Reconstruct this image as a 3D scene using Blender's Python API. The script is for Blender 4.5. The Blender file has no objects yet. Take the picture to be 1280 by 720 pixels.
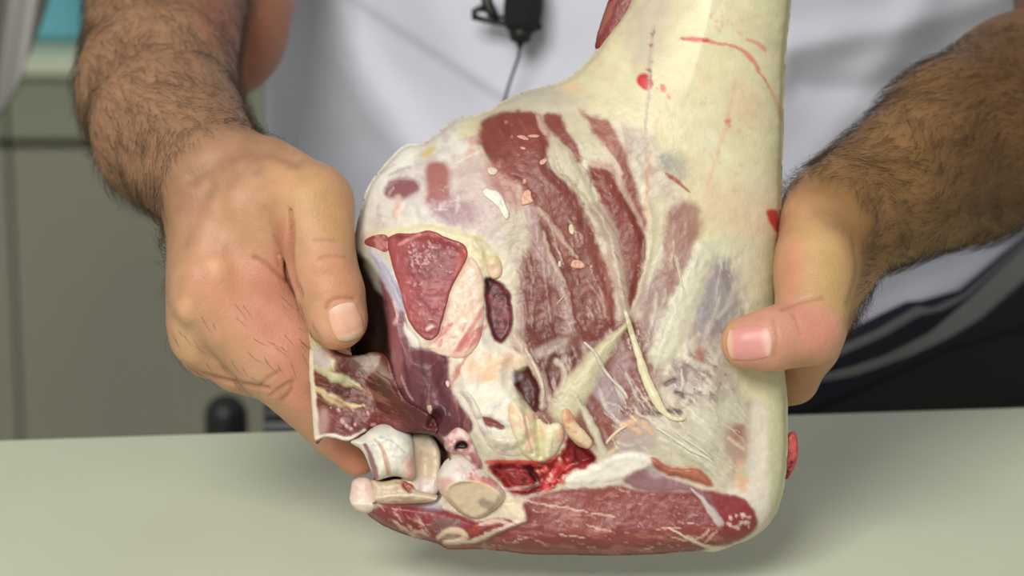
import bpy, bmesh, math, random
import numpy as np
from mathutils import Vector
from mathutils.bvhtree import BVHTree

# ------------------------------------------------------------------ camera, world, lights, exposure
FPX = 3900.0                                   # focal length in pixels of a 1280 px wide frame
PITCH = math.radians(15.0)
TABLE_Z = 0.90
CAM = np.array([0.0, -math.cos(PITCH), 0.992 + math.sin(PITCH)])
FW = np.array([0.0, math.cos(PITCH), -math.sin(PITCH)])
RT = np.array([1.0, 0.0, 0.0])
UPV = np.array([0.0, math.sin(PITCH), math.cos(PITCH)])
PX = 1.0 / FPX                                 # metres per pixel one metre from the lens

scene = bpy.context.scene
col = scene.collection
cam = bpy.data.cameras.new('camera')
cam_ob = bpy.data.objects.new('camera', cam)
col.objects.link(cam_ob)
cam_ob.location = CAM
cam_ob.rotation_euler = (math.pi / 2 - PITCH, 0, 0)
cam.sensor_width = 36.0
cam.lens = 36.0 * FPX / 1280.0
cam.clip_start = 0.05
cam.dof.use_dof = True
cam.dof.focus_distance = 0.975
cam.dof.aperture_fstop = 13.0
scene.camera = cam_ob

scene.view_settings.view_transform = 'Standard'
scene.view_settings.look = 'None'
scene.view_settings.gamma = 1.0
scene.view_settings.use_curve_mapping = False
scene.view_settings.exposure = 0.0

world = bpy.data.worlds.new('world')
scene.world = world
world.use_nodes = True
world.node_tree.nodes['Background'].inputs[0].default_value = (0.98, 1.0, 0.95, 1)
world.node_tree.nodes['Background'].inputs[1].default_value = 0.40


def area_light(name, loc, target, size, power, color):
    l = bpy.data.lights.new(name, 'AREA')
    l.shape = 'RECTANGLE'
    l.size, l.size_y = size
    l.energy = power
    l.color = color
    o = bpy.data.objects.new(name, l)
    col.objects.link(o)
    o.location = loc
    o.rotation_euler = (Vector(target) - Vector(loc)).to_track_quat('-Z', 'Y').to_euler()
    return o


area_light('ceiling_lamp', (-0.48, -1.5, 2.2), (0.0, 0.05, 0.98), (0.9, 0.7), 40.0, (1.0, 0.975, 0.91))

# ------------------------------------------------------------------ helpers
rng = np.random.default_rng(7)
random.seed(7)


def lin(c):
    c = np.asarray(c, float) / 255.0
    return np.where(c <= 0.04045, c / 12.92, ((c + 0.055) / 1.055) ** 2.4)


def P(u, v, d):
    """point seen at pixel (u, v), d metres along the view axis"""
    u, v, d = np.broadcast_arrays(np.asarray(u, float), np.asarray(v, float), np.asarray(d, float))
    return CAM + d[..., None] * (FW + ((u - 640) / FPX)[..., None] * RT - ((v - 360) / FPX)[..., None] * UPV)


def project(X):
    r = X - CAM
    d = r @ FW
    return 640 + FPX * (r @ RT) / d, 360 - FPX * (r @ UPV) / d, d


def on_table(u, v, z=TABLE_Z):
    k = FW + (u - 640) / FPX * RT - (v - 360) / FPX * UPV
    return CAM + k * ((z - CAM[2]) / k[2])


def dref(v):
    return 1.0 - 0.00003 * (np.asarray(v, float) - 360)


def PH(u, v, h):
    """point at pixel (u, v), h pixel-units in front of the reference plane of the meat"""
    return P(u, v, dref(v) - np.asarray(h, float) * PX)


def hash2(ix, iy, seed):
    n = (ix.astype(np.int64) * 374761393 + iy.astype(np.int64) * 668265263 + seed * 974711) & 0xffffffff
    n = ((n ^ (n >> 13)) * 1274126177) & 0xffffffff
    n = (n ^ (n >> 16)) & 0xffff
    return n / 65535.0


def vnoise(x, y, seed=0):
    ix, iy = np.floor(x), np.floor(y)
    fx, fy = x - ix, y - iy
    fx, fy = fx * fx * (3 - 2 * fx), fy * fy * (3 - 2 * fy)
    a, b = hash2(ix, iy, seed), hash2(ix + 1, iy, seed)
    c, d = hash2(ix, iy + 1, seed), hash2(ix + 1, iy + 1, seed)
    return (a * (1 - fx) + b * fx) * (1 - fy) + (c * (1 - fx) + d * fx) * fy


def fbm(x, y, seed=0, octs=4):
    s, a, t = 0, 1.0, 0
    for o in range(octs):
        s = s + a * vnoise(x * 2 ** o, y * 2 ** o, seed + 17 * o)
        t += a
        a *= 0.55
    return s / t


def sstep(x, a, b):
    t = np.clip((x - a) / (b - a), 0, 1)
    return t * t * (3 - 2 * t)


def chaikin(pts, n=2, closed=True):
    p = np.asarray(pts, float)
    for _ in range(n):
        if closed:
            q = np.roll(p, -1, 0)
            p = np.stack([0.75 * p + 0.25 * q, 0.25 * p + 0.75 * q], 1).reshape(-1, p.shape[1])
        else:
            a, b = p[:-1], p[1:]
            m = np.stack([0.75 * a + 0.25 * b, 0.25 * a + 0.75 * b], 1).reshape(-1, p.shape[1])
            p = np.vstack([p[:1], m[1:-1], p[-1:]])
    return p


def sd_poly(U, V, pts):
    """signed distance, positive inside"""
    p = np.asarray(pts, float)
    best = np.full(U.shape, 1e18)
    ins = np.zeros(U.shape, bool)
    n = len(p)
    for i in range(n):
        x0, y0 = p[i]
        x1, y1 = p[(i + 1) % n]
        dx, dy = x1 - x0, y1 - y0
        L = dx * dx + dy * dy + 1e-9
        t = np.clip(((U - x0) * dx + (V - y0) * dy) / L, 0, 1)
        best = np.minimum(best, (U - x0 - t * dx) ** 2 + (V - y0 - t * dy) ** 2)
        if abs(dy) > 1e-9:
            ins ^= ((y0 > V) != (y1 > V)) & (U < x0 + dx * (V - y0) / dy)
    d = np.sqrt(best)
    return np.where(ins, d, -d)


def d_line(U, V, pts, w):
    """distance to a polyline divided by its local half width"""
    p = np.asarray(pts, float)
    w = np.broadcast_to(np.asarray(w, float), (len(p),)) if np.ndim(w) == 0 else np.interp(
        np.linspace(0, 1, len(p)), np.linspace(0, 1, len(w)), w)
    best = np.full(U.shape, 1e9)
    for i in range(len(p) - 1):
        x0, y0 = p[i]
        x1, y1 = p[i + 1]
        dx, dy = x1 - x0, y1 - y0
        t = np.clip(((U - x0) * dx + (V - y0) * dy) / (dx * dx + dy * dy + 1e-9), 0, 1)
        ww = w[i] + (w[i + 1] - w[i]) * t
        best = np.minimum(best, np.hypot(U - x0 - t * dx, V - y0 - t * dy) / np.maximum(ww, 0.2))
    return best


class Field:
    """pigment and relief of a surface, laid down as polygons and strokes in layers"""

    def __init__(s, U, V, base, H=None):
        s.U, s.V = U, V
        s.C = np.broadcast_to(lin(base), U.shape + (3,)).copy()
        s.H = np.zeros(U.shape) if H is None else H
        s.wx = fbm(U / 9, V / 9, 3, 3) - 0.5
        s.wy = fbm(U / 9, V / 9, 9, 3) - 0.5

    def _box(s, p, m):
        a, b = p.min(0) - m, p.max(0) + m
        return np.nonzero((s.U > a[0]) & (s.U < b[0]) & (s.V > a[1]) & (s.V < b[1]))

    def _put(s, k, m, c, h):
        if c is not None:
            s.C[k] += (lin(c) - s.C[k]) * np.clip(m, 0, 1)[..., None]
        if h:
            s.H[k] += h * m

    def _grain(s, k, g, seed=5):
        ang, la, lc, amt = g
        ca, sa = math.cos(math.radians(ang)), math.sin(math.radians(ang))
        x, y = s.U[k], s.V[k]
        n = fbm((x * ca + y * sa) / la, (-x * sa + y * ca) / lc, seed, 3)
        return 1 - amt + amt * sstep(n, 0.3, 0.7)

    def poly(s, pts, c=None, soft=3, a=1.0, w=6, h=0, hs=None, g=None, sm=2):
        p = chaikin(pts, sm)
        k = s._box(p, soft + w + (hs or 0) + 2)
        if not len(k[0]):
            return
        d = sd_poly(s.U[k] + w * s.wx[k], s.V[k] + w * s.wy[k], p)
        m = sstep(d, -soft, soft) * a
        if g:
            m = m * s._grain(k, g, int(abs(p[0, 0]) + abs(p[0, 1])))
        s._put(k, m, c, 0)
        if h:
            s._put(k, sstep(d, 0 if hs else -soft, hs or soft), None, h)

    def line(s, pts, c=None, w=3, a=1.0, soft=0.5, warp=2, h=0, g=None, hw=1.0):
        p = chaikin(pts, 2, False)
        mw = float(np.max(w))
        k = s._box(p, mw * 2.2 + warp + 2)
        if not len(k[0]):
            return
        d = d_line(s.U[k] + warp * s.wx[k], s.V[k] + warp * s.wy[k], p, w)
        m = (1 - sstep(d, 1 - soft, 1 + soft)) * a
        if g:
            m = m * s._grain(k, g)
        s._put(k, m, c, 0)
        if h:
            s._put(k, np.exp(-(d / hw) ** 2), None, h)

    def dots(s, pts, c, n, r=(0.8, 2.0), seed=1, a=1.0, h=0):
        p = np.asarray(pts, float)
        R = np.random.default_rng(seed)
        lo, hi = p.min(0), p.max(0)
        t = 0
        while t < n:
            x = lo + R.random(2) * (hi - lo)
            if sd_poly(x[0:1], x[1:2], p)[0] > 0:
                ang, ln = R.random() * 6.28, R.random() * 3
                q = x + ln * np.array([math.cos(ang), math.sin(ang)])
                s.line([x, q], c, r[0] + R.random() * (r[1] - r[0]), a, 0.5, 1, h)
                t += 1

    def streaks(s, pts, c, n, ang, ln=(10, 40), w=(0.5, 1.4), a=0.6, seed=1, jit=12, h=0.0, bend=0.15):
        p = np.asarray(pts, float)
        R = np.random.default_rng(seed)
        lo, hi = p.min(0), p.max(0)
        t = 0
        while t < n:
            x = lo + R.random(2) * (hi - lo)
            if sd_poly(x[0:1], x[1:2], p)[0] > 0:
                q = math.radians(ang + R.normal(0, jit))
                L = ln[0] + R.random() ** 2 * (ln[1] - ln[0])
                d = np.array([math.cos(q), math.sin(q)]) * L / 2
                o = np.array([-d[1], d[0]]) * R.normal(0, bend)
                ww = w[0] + R.random() ** 2 * (w[1] - w[0])
                s.line([x - d, x + o, x + d], c, [ww * 0.5, ww, ww * 0.4], a * (0.5 + 0.5 * R.random()), 0.6, 4, h)
                t += 1

    def mottle(s, pts, c, sc, lo=0.5, hi=0.65, soft=8, a=1.0, seed=1, st=(0, 1, 1), h=0, w=6):
        p = chaikin(pts, 2)
        k = s._box(p, soft + w + 2)
        if not len(k[0]):
            return
        d = sd_poly(s.U[k] + w * s.wx[k], s.V[k] + w * s.wy[k], p)
        ca, sa = math.cos(math.radians(st[0])), math.sin(math.radians(st[0]))
        x, y = s.U[k], s.V[k]
        n = fbm((x * ca + y * sa) / (sc * st[1]), (-x * sa + y * ca) / (sc * st[2]), seed, 4)
        m = sstep(d, -soft, soft) * sstep(n, lo, hi) * a
        s._put(k, m, c, h)


def tag(o, label=None, cat=None, group=None, kind=None):
    for key, val in (('label', label), ('category', cat), ('group', group), ('kind', kind)):
        if val:
            o[key] = val
    return o


def empty(name, loc, label=None, cat=None, group=None):
    o = bpy.data.objects.new(name, None)
    col.objects.link(o)
    o.location = loc
    o.empty_display_size = 0.02
    return tag(o, label, cat, group)


def world_of(o):
    m = o.matrix_basis.copy()
    return m if o.parent is None else world_of(o.parent) @ o.matrix_parent_inverse @ m


def mesh_obj(name, verts, faces, mat, parent=None, colors=None, smooth=True, extra=None):
    me = bpy.data.meshes.new(name)
    verts = np.asarray(verts, np.float32)
    if isinstance(faces, np.ndarray):
        nf, k = faces.shape
        me.vertices.add(len(verts))
        me.vertices.foreach_set('co', verts.ravel())
        me.loops.add(nf * k)
        me.loops.foreach_set('vertex_index', faces.astype(np.int32).ravel())
        me.polygons.add(nf)
        me.polygons.foreach_set('loop_start', np.arange(0, nf * k, k, dtype=np.int32))
        me.update(calc_edges=True)
        me.validate()
    else:
        me.from_pydata([tuple(map(float, v)) for v in verts], [], [tuple(map(int, f)) for f in faces])
        me.update()
    if colors is not None:
        put_colors(me, colors)
    me.polygons.foreach_set('use_smooth', np.full(len(me.polygons), bool(smooth)))
    if mat is not None:
        me.materials.append(mat)
    o = bpy.data.objects.new(name, me)
    col.objects.link(o)
    if parent is not None:
        o.parent = parent
        o.matrix_parent_inverse = world_of(parent).inverted()
    return o


def tone(c):
    """picture colours to reflectance under the lamps used here"""
    c = np.clip(c, 0, 1)
    e = 1.13 - 0.13 * sstep(c.mean(-1, keepdims=True), 0.15, 0.42)
    return 0.87 * c ** e


def put_colors(me, colors):
    at = me.color_attributes.new('pigment', 'FLOAT_COLOR', 'POINT')
    c = np.ones((len(me.vertices), 4), np.float32)
    c[:, :3] = np.clip(colors, 0.0, 0.97)
    at.data.foreach_set('color', c.ravel())


def node_mat(name, color=None, rough=0.6, noise=0.15, scale=40.0, bump=0.0, bscale=None, sss=0.0, spec=0.5, coat=0.0,
             metal=0.0, stretch=(1, 1, 1), sss_r=(1.0, 0.35, 0.2), bdist=0.001, weave=0.0):
    m = bpy.data.materials.new(name)
    m.use_nodes = True
    nt = m.node_tree
    N, L = nt.nodes, nt.links
    b = N['Principled BSDF']
    tc = N.new('ShaderNodeTexCoord')
    mp = N.new('ShaderNodeMapping')
    mp.inputs['Scale'].default_value = stretch
    L.new(tc.outputs['Object'], mp.inputs['Vector'])
    nz = N.new('ShaderNodeTexNoise')
    nz.inputs['Scale'].default_value = scale
    nz.inputs['Detail'].default_value = 5
    L.new(mp.outputs[0], nz.inputs['Vector'])
    mr = N.new('ShaderNodeMapRange')
    mr.inputs['From Min'].default_value = 0.3
    mr.inputs['From Max'].default_value = 0.7
    mr.inputs['To Min'].default_value = 1 - noise
    mr.inputs['To Max'].default_value = 1 + noise
    L.new(nz.outputs[0], mr.inputs['Value'])
    mx = N.new('ShaderNodeMix')
    mx.data_type = 'RGBA'
    mx.blend_type = 'MULTIPLY'
    mx.inputs[0].default_value = 1.0
    if color is None:
        at = N.new('ShaderNodeAttribute')
        at.attribute_name = 'pigment'
        L.new(at.outputs['Color'], mx.inputs[6])
    else:
        mx.inputs[6].default_value = (*lin(color), 1)
    L.new(mr.outputs[0], mx.inputs[7])
    L.new(mx.outputs[2], b.inputs['Base Color'])
    rr = N.new('ShaderNodeMapRange')
    rr.inputs['To Min'].default_value = max(0.02, rough - 0.1)
    rr.inputs['To Max'].default_value = min(1, rough + 0.1)
    L.new(nz.outputs[0], rr.inputs['Value'])
    L.new(rr.outputs[0], b.inputs['Roughness'])
    b.inputs['Specular IOR Level'].default_value = spec
    b.inputs['Coat Weight'].default_value = coat
    b.inputs['Coat Roughness'].default_value = 0.25
    b.inputs['Metallic'].default_value = metal
    if sss:
        b.inputs['Subsurface Weight'].default_value = sss
        b.inputs['Subsurface Radius'].default_value = sss_r
        b.inputs['Subsurface Scale'].default_value = 0.003
    if bump:
        bz = N.new('ShaderNodeTexNoise')
        bz.inputs['Scale'].default_value = bscale or scale * 4
        bz.inputs['Detail'].default_value = 4
        L.new(mp.outputs[0], bz.inputs['Vector'])
        bn = N.new('ShaderNodeBump')
        bn.inputs['Strength'].default_value = bump
        bn.inputs['Distance'].default_value = bdist
        L.new(bz.outputs[0], bn.inputs['Height'])
        L.new(bn.outputs[0], b.inputs['Normal'])
    return m


def box(name, lo, hi, mat, parent=None, bevel=0.004, seg=2):
    bm = bmesh.new()
    bmesh.ops.create_cube(bm, size=1)
    lo, hi = np.asarray(lo, float), np.asarray(hi, float)
    for v in bm.verts:
        v.co = Vector((lo + hi) / 2 + np.array(v.co) * (hi - lo))
    if bevel:
        bmesh.ops.bevel(bm, geom=bm.edges[:], offset=bevel, segments=seg, affect='EDGES', profile=0.5)
    vs = [v.co.copy() for v in bm.verts]
    bm.verts.index_update()
    fs = [[v.index for v in f.verts] for f in bm.faces]
    bm.free()
    return mesh_obj(name, vs, fs, mat, parent, smooth=False)


def tube(path, radii, sides=10, flat=None, fdir=None):
    """verts, faces of a capped tube; flat squashes it along fdir"""
    p = np.asarray(path, float)
    r = np.broadcast_to(np.asarray(radii, float), (len(p),)) if np.ndim(radii) == 0 else np.asarray(radii, float)
    t = np.gradient(p, axis=0)
    t /= np.linalg.norm(t, axis=1)[:, None] + 1e-12
    ref = np.asarray(fdir if fdir is not None else -FW, float)
    V, F = [], []
    for i in range(len(p)):
        a = np.cross(t[i], ref)
        if np.linalg.norm(a) < 1e-3:
            a = np.cross(t[i], RT)
        a /= np.linalg.norm(a) + 1e-12
        b = np.cross(a, t[i])
        for k in range(sides):
            w = 2 * math.pi * k / sides
            V.append(p[i] + r[i] * (math.cos(w) * a + math.sin(w) * (flat or 1.0) * b))
    n = len(p)
    for i in range(n - 1):
        for k in range(sides):
            k2 = (k + 1) % sides
            F.append((i * sides + k, i * sides + k2, (i + 1) * sides + k2, (i + 1) * sides + k))
    F.append(tuple(range(sides - 1, -1, -1)))
    F.append(tuple((n - 1) * sides + k for k in range(sides)))
    return V, F


def lathe(prof, center, sides=20, axis=None):
    """prof: list of (radius, height) along axis (default z)"""
    ax = np.asarray(axis if axis is not None else (0, 0, 1), float)
    ax /= np.linalg.norm(ax)
    a = np.cross(ax, (0.0, 1.0, 0.0))
    if np.linalg.norm(a) < 1e-3:
        a = np.array([1.0, 0, 0])
    a /= np.linalg.norm(a)
    b = np.cross(ax, a)
    c = np.asarray(center, float)
    V, F = [], []
    for r, h in prof:
        for k in range(sides):
            w = 2 * math.pi * k / sides
            V.append(c + h * ax + r * (math.cos(w) * a + math.sin(w) * b))
    for i in range(len(prof) - 1):
        for k in range(sides):
            k2 = (k + 1) % sides
            F.append((i * sides + k, i * sides + k2, (i + 1) * sides + k2, (i + 1) * sides + k))
    F.append(tuple(range(sides - 1, -1, -1)))
    F.append(tuple((len(prof) - 1) * sides + k for k in range(sides)))
    return V, F


def dome(d, R, p=2.0):
    t = np.clip(d / R, 0, 1)
    return (1 - (1 - t) ** p) ** (1 / p)


def shell(name, mat, parent, outline, U, V, front, back, Cf, Cb, d):
    """closed solid: grid clipped to an outline, front and back heights meeting at the rim"""
    st = U[0, 1] - U[0, 0]
    gv, gu = np.gradient(d, st)
    gl = np.hypot(gu, gv) + 1e-6
    q = d[:-1, :-1] > 0, d[1:, :-1] > 0, d[:-1, 1:] > 0, d[1:, 1:] > 0
    quad = q[0] | q[1] | q[2] | q[3]
    used = np.zeros(d.shape, bool)
    for a in (slice(None, -1), slice(1, None)):
        for b in (slice(None, -1), slice(1, None)):
            used[a, b] |= quad
    out = used & (d <= 0)
    sh = np.where(out, np.clip(d, -1.6 * st, 0), 0)
    Us, Vs = U - sh * gu / gl, V - sh * gv / gl
    inn = used & ~out
    fid = np.full(d.shape, -1)
    bid = np.full(d.shape, -1)
    nu = int(used.sum())
    fid[used] = np.arange(nu)
    bid[out] = fid[out]
    bid[inn] = nu + np.arange(int(inn.sum()))
    vf = PH(Us[used], Vs[used], front[used])
    vb = PH(Us[inn], Vs[inn], back[inn])
    i, j = np.nonzero(quad)
    ff = np.stack([fid[i, j], fid[i + 1, j], fid[i + 1, j + 1], fid[i, j + 1]], 1)
    fb = np.stack([bid[i, j], bid[i, j + 1], bid[i + 1, j + 1], bid[i + 1, j]], 1)
    cols = tone(np.vstack([Cf[used], Cb[inn]]))
    return mesh_obj(name, np.vstack([vf, vb]), np.vstack([ff, fb]), mat, parent, cols)


def join_bits(bits):
    V, F, n = [], [], 0
    for v, f in bits:
        V += list(v)
        F += [tuple(i + n for i in q) for q in f]
        n += len(v)
    return V, F

# ------------------------------------------------------------------ the setting
M_floor = node_mat('floor_vinyl', (120, 118, 108), 0.5, 0.1, 6)
M_wall = node_mat('wall_paint', (142, 144, 128), 0.8, 0.05, 5)
M_table = node_mat('white_polyethylene', (201, 206, 184), 0.42, 0.025, 14, bump=0.05, bscale=500)
M_steel = node_mat('table_steel', (150, 152, 150), 0.35, 0.05, 30, metal=0.9)
M_counter = node_mat('grey_green_laminate', (134, 139, 118), 0.6, 0.04, 10)
M_counter_dark = node_mat('olive_grey_panel', (142, 141, 125), 0.65, 0.05, 6)
M_counter_top = node_mat('pale_worktop', (196, 203, 178), 0.5, 0.04, 12)
M_dark = node_mat('recess_shade', (78, 76, 64), 0.7, 0.1, 10)  # dark tone painted in for the shadow gap above the doors
M_blue = node_mat('teal_plastic', (105, 176, 190), 0.4, 0.06, 20)
M_black = node_mat('black_plastic', (22, 22, 23), 0.45, 0.1, 60)
M_foam = node_mat('black_foam', (20, 20, 24), 0.9, 0.2, 500, bump=0.8, bscale=2500)

YB = 1.75
f = box('floor', (-3, -2.2, -0.05), (3, YB, 0), M_floor, bevel=0)
tag(f, kind='structure')
w = box('wall_back', (-3, YB, 0), (3, YB + 0.1, 2.7), M_wall, bevel=0)
tag(w, kind='structure')

# worktop unit far behind the butcher
ctop = P(20, 97, 2.28)
cz, cy = ctop[2], ctop[1]
unit = empty('kitchen_counter', (-1.2, cy + 0.2, 0), 'olive grey kitchen counter with pale worktop edge, far behind the table', 'counter')
zt = P(20, 72, 2.28)[2]
box('worktop', (-2.4, cy, cz), (0.9, YB - 0.002, zt), M_counter_top, unit, 0.003)
zf = P(20, 186, 2.28)[2]
zg = P(20, 198, 2.28)[2]
cx = -2.4
xd = P(2, 300, 2.28)[0]
edges = [-2.4, -1.75, -1.08, xd, xd + 0.62, xd + 1.24]
for i in range(5):
    x0, x1 = edges[i] + 0.0008, edges[i + 1] - 0.0008
    dr = box('drawer', (x0, cy + 0.012, zf), (x1, cy + 0.03, cz - 0.002), M_counter, unit, 0.003)
    dd = box('door', (x0, cy + 0.016, 0.1), (x1, cy + 0.034, zg), M_counter_dark, unit, 0.003)
box('carcass', (-2.39, cy + 0.034, 0.02), (0.88, YB - 0.002, cz - 0.002), M_dark, unit, 0)

# teal crate on the worktop
bc = P(84, 44, 2.33)
by = bc[1]
crate = empty('plastic_crate', (bc[0], by + 0.08, zt), 'teal plastic crate on the worktop behind the hairy forearm', 'crate')
bx0, bx1 = P(54, 40, 2.33)[0] - 0.05, P(112, 40, 2.33)[0] + 0.1
box('crate_body', (bx0, by, zt + 0.001), (bx1, by + 0.16, zt + 0.11), M_blue, crate, 0.008, 3)
box('crate_rim', (bx0 - 0.006, by - 0.006, zt + 0.095), (bx1 + 0.006, by + 0.166, zt + 0.112), M_blue, crate, 0.004)
for k in range(4):
    xx = bx0 + (bx1 - bx0) * (k + 0.5) / 4
    box('crate_rib', (xx - 0.004, by - 0.004, zt + 0.004), (xx + 0.004, by + 0.01, zt + 0.1), M_blue, crate, 0.002)

# white cutting table
A, B = on_table(0, 547), on_table(1280, 506)
ed = (B - A) / np.linalg.norm(B - A)
nd = np.array([ed[1], -ed[0], 0.0])
nd = nd if nd[1] < 0 else -nd
t0, t1 = A - ed * 0.55, B + ed * 0.55
ctr = (t0 + t1) / 2 + nd * 0.4
table = empty('cutting_table', (ctr[0], ctr[1], 0), 'white plastic topped cutting table under the raw meat', 'table')


def slab(name, corners, z0, z1, mat, parent, bev):
    bm = bmesh.new()
    lo = [bm.verts.new((c[0], c[1], z0)) for c in corners]
    hi = [bm.verts.new((c[0], c[1], z1)) for c in corners]
    n = len(corners)
    bm.faces.new(hi)
    bm.faces.new(lo[::-1])
    for i in range(n):
        bm.faces.new((lo[i], lo[(i + 1) % n], hi[(i + 1) % n], hi[i]))
    bmesh.ops.recalc_face_normals(bm, faces=bm.faces[:])
    if bev:
        bmesh.ops.bevel(bm, geom=bm.edges[:], offset=bev, segments=3, affect='EDGES', profile=0.5)
    bm.verts.index_update()
    vs = [v.co.copy() for v in bm.verts]
    fs = [[v.index for v in q.verts] for q in bm.faces]
    bm.free()
    return mesh_obj(name, vs, fs, mat, parent, smooth=False)


slab('tabletop', [t0, t0 + nd * 0.72, t1 + nd * 0.72, t1], TABLE_Z - 0.03, TABLE_Z, M_table, table, 0.004)
slab('apron_frame', [t0 + ed * .05 + nd * .05, t0 + ed * .05 + nd * 0.67, t1 - ed * .05 + nd * 0.67, t1 - ed * .05 + nd * .05],
     TABLE_Z - 0.09, TABLE_Z - 0.031, M_steel, table, 0.002)
for a_, b_ in ((0.08, 0.09), (0.08, 0.63), (-0.08, 0.09), (-0.08, 0.63)):
    c = (t0 if a_ > 0 else t1) + ed * a_ + nd * b_
    V_, F_ = lathe([(0.02, 0.0), (0.022, 0.01), (0.02, 0.02), (0.02, TABLE_Z - 0.092)], (c[0], c[1], 0), 12)
    mesh_obj('leg', V_, F_, M_steel, table)


# two black posts standing behind the table
def post(u, vtop, d, wpx, label):
    top = P(u, vtop, d)
    r = wpx / 2 * d * PX
    e = empty('post', (top[0], top[1], 0), label, 'post', 'black posts behind the table')
    prof = [(r * 0.9, 0.03)] + [(r, 0.04), (r, top[2] - r)] + [(r * math.cos(a), top[2] - r + r * math.sin(a)) for a in (0.3, 0.6, 0.9, 1.2, 1.45)]
    V_, F_ = lathe(prof, (top[0], top[1], 0), 20)
    mesh_obj('shaft', V_, F_, M_black, e)
    V_, F_ = lathe([(r * 1.2, 0.0), (r * 1.2, 0.012), (r * 1.05, 0.035)], (top[0], top[1], 0), 20)
    mesh_obj('foot', V_, F_, M_black, e)


post(282, 494, 1.62, 54, 'black round-topped post behind the table, fully visible below the wrist')
post(353, 490, 1.62, 30, 'black post behind the table, mostly hidden by the index finger')

# ------------------------------------------------------------------ the butcher
M_skin = node_mat('skin', None, 0.5, 0.07, 160, bump=0.35, bscale=1100, sss=0.12, spec=0.4, bdist=0.0006)
M_nail = node_mat('nail', None, 0.46, 0.05, 120, sss=0.1, spec=0.5)
M_hair = node_mat('arm_hair', (70, 52, 34), 0.6, 0.2, 80)

UC, AW = 800.0, 600.0


def torso_d(u, v):
    """distance from the lens of the front of the torso"""
    s = np.where(u < UC, (u - UC) / 470.0, (u - UC) / 590.0)
    s = np.clip(s, -1, 1)
    return 1.262 + np.where(u < UC, 0.13, 0.25) * (1 - np.sqrt(np.maximum(1 - s * s, 0))) + 0.00006 * (v - 250) - 0.012 * np.exp(-((v - 420) / 220.0) ** 2)


person = empty('person', P(845, 300, 1.36) * np.array([1, 1, 0]),
               'butcher in white tunic and striped apron holding raw meat with both bare hands', 'person')

# limbs: (list of (u, v, h, r)), blend width
GROUPS = [
    # butcher's right arm, at the left of the picture
    ([(440, -640, -1130, 150), (330, -420, -1120, 125), (262, 30, -930, 100)], 30),
    ([(210, -20, -800, 100), (196, 110, -480, 95), (212, 165, -330, 92), (272, 232, -75, 76)], 30),
    # butcher's left arm
    ([(1240, -640, -1130, 150), (1330, -420, -1120, 125), (1400, 60, -850, 122)], 30),
    ([(1400, 95, -760, 128), (1290, 140, -520, 122), (1205, 188, -330, 112), (1055, 276, -70, 76)], 30),
    # chest joining the shoulders, inside the tunic
    ([(440, -640, -1150, 130), (840, -640, -1180, 120), (1240, -640, -1150, 130)], 40),
]
HAND_A = [
    ([(290, 232, -50, 70), (270, 352, 0, 58)], 30),
    ([(275, 262, -60, 64), (255, 400, -28, 48)], 24),
    ([(270, 290, -110, 58), (264, 432, -90, 42)], 20),
    ([(330, 228, -10, 58), (388, 258, 38, 54)], 22),
    ([(322, 262, 0, 58), (330, 335, 2, 46)], 16),
    ([(388, 258, 38, 55), (404, 335, 68, 42), (413, 365, 72, 42), (421, 398, 68, 40)], 8),
    ([(322, 345, -6, 50), (362, 430, -14, 48), (404, 505, -42, 36)], 14),
    ([(266, 366, 2, 53), (345, 450, -6, 51), (424, 538, -44, 36), (447, 571, -50, 25)], 9),
    ([(254, 418, -36, 44), (300, 452, -55, 39), (366, 480, -118, 32), (430, 500, -140, 27)], 5),
    ([(262, 430, -100, 40), (330, 450, -158, 33), (420, 460, -195, 27)], 5),
    ([(270, 425, -160, 36), (350, 430, -220, 28), (420, 430, -235, 24)], 5),
]
HAND_B = [
    ([(1050, 280, -55, 74), (1030, 320, -50, 66), (1012, 430, -66, 40)], 24),
    ([(1035, 285, -5, 62), (1018, 345, 40, 50)], 20),
    ([(1022, 325, 38, 54), (1013, 408, 84, 45)], 10),
    ([(1012, 412, 86, 46), (965, 424, 108, 40), (936, 428, 108, 35)], 5),
    ([(1012, 420, -60, 40), (992, 474, -75, 31), (930, 492, -150, 30), (880, 490, -190, 26)], 8),
    ([(1030, 385, -105, 42), (955, 430, -185, 32), (870, 440, -205, 27)], 6),
    ([(1032, 330, -120, 42), (950, 375, -195, 32), (860, 380, -208, 27)], 6),
    ([(1036, 290, -130, 38), (950, 320, -185, 28), (880, 322, -198, 23)], 6),
]


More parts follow.
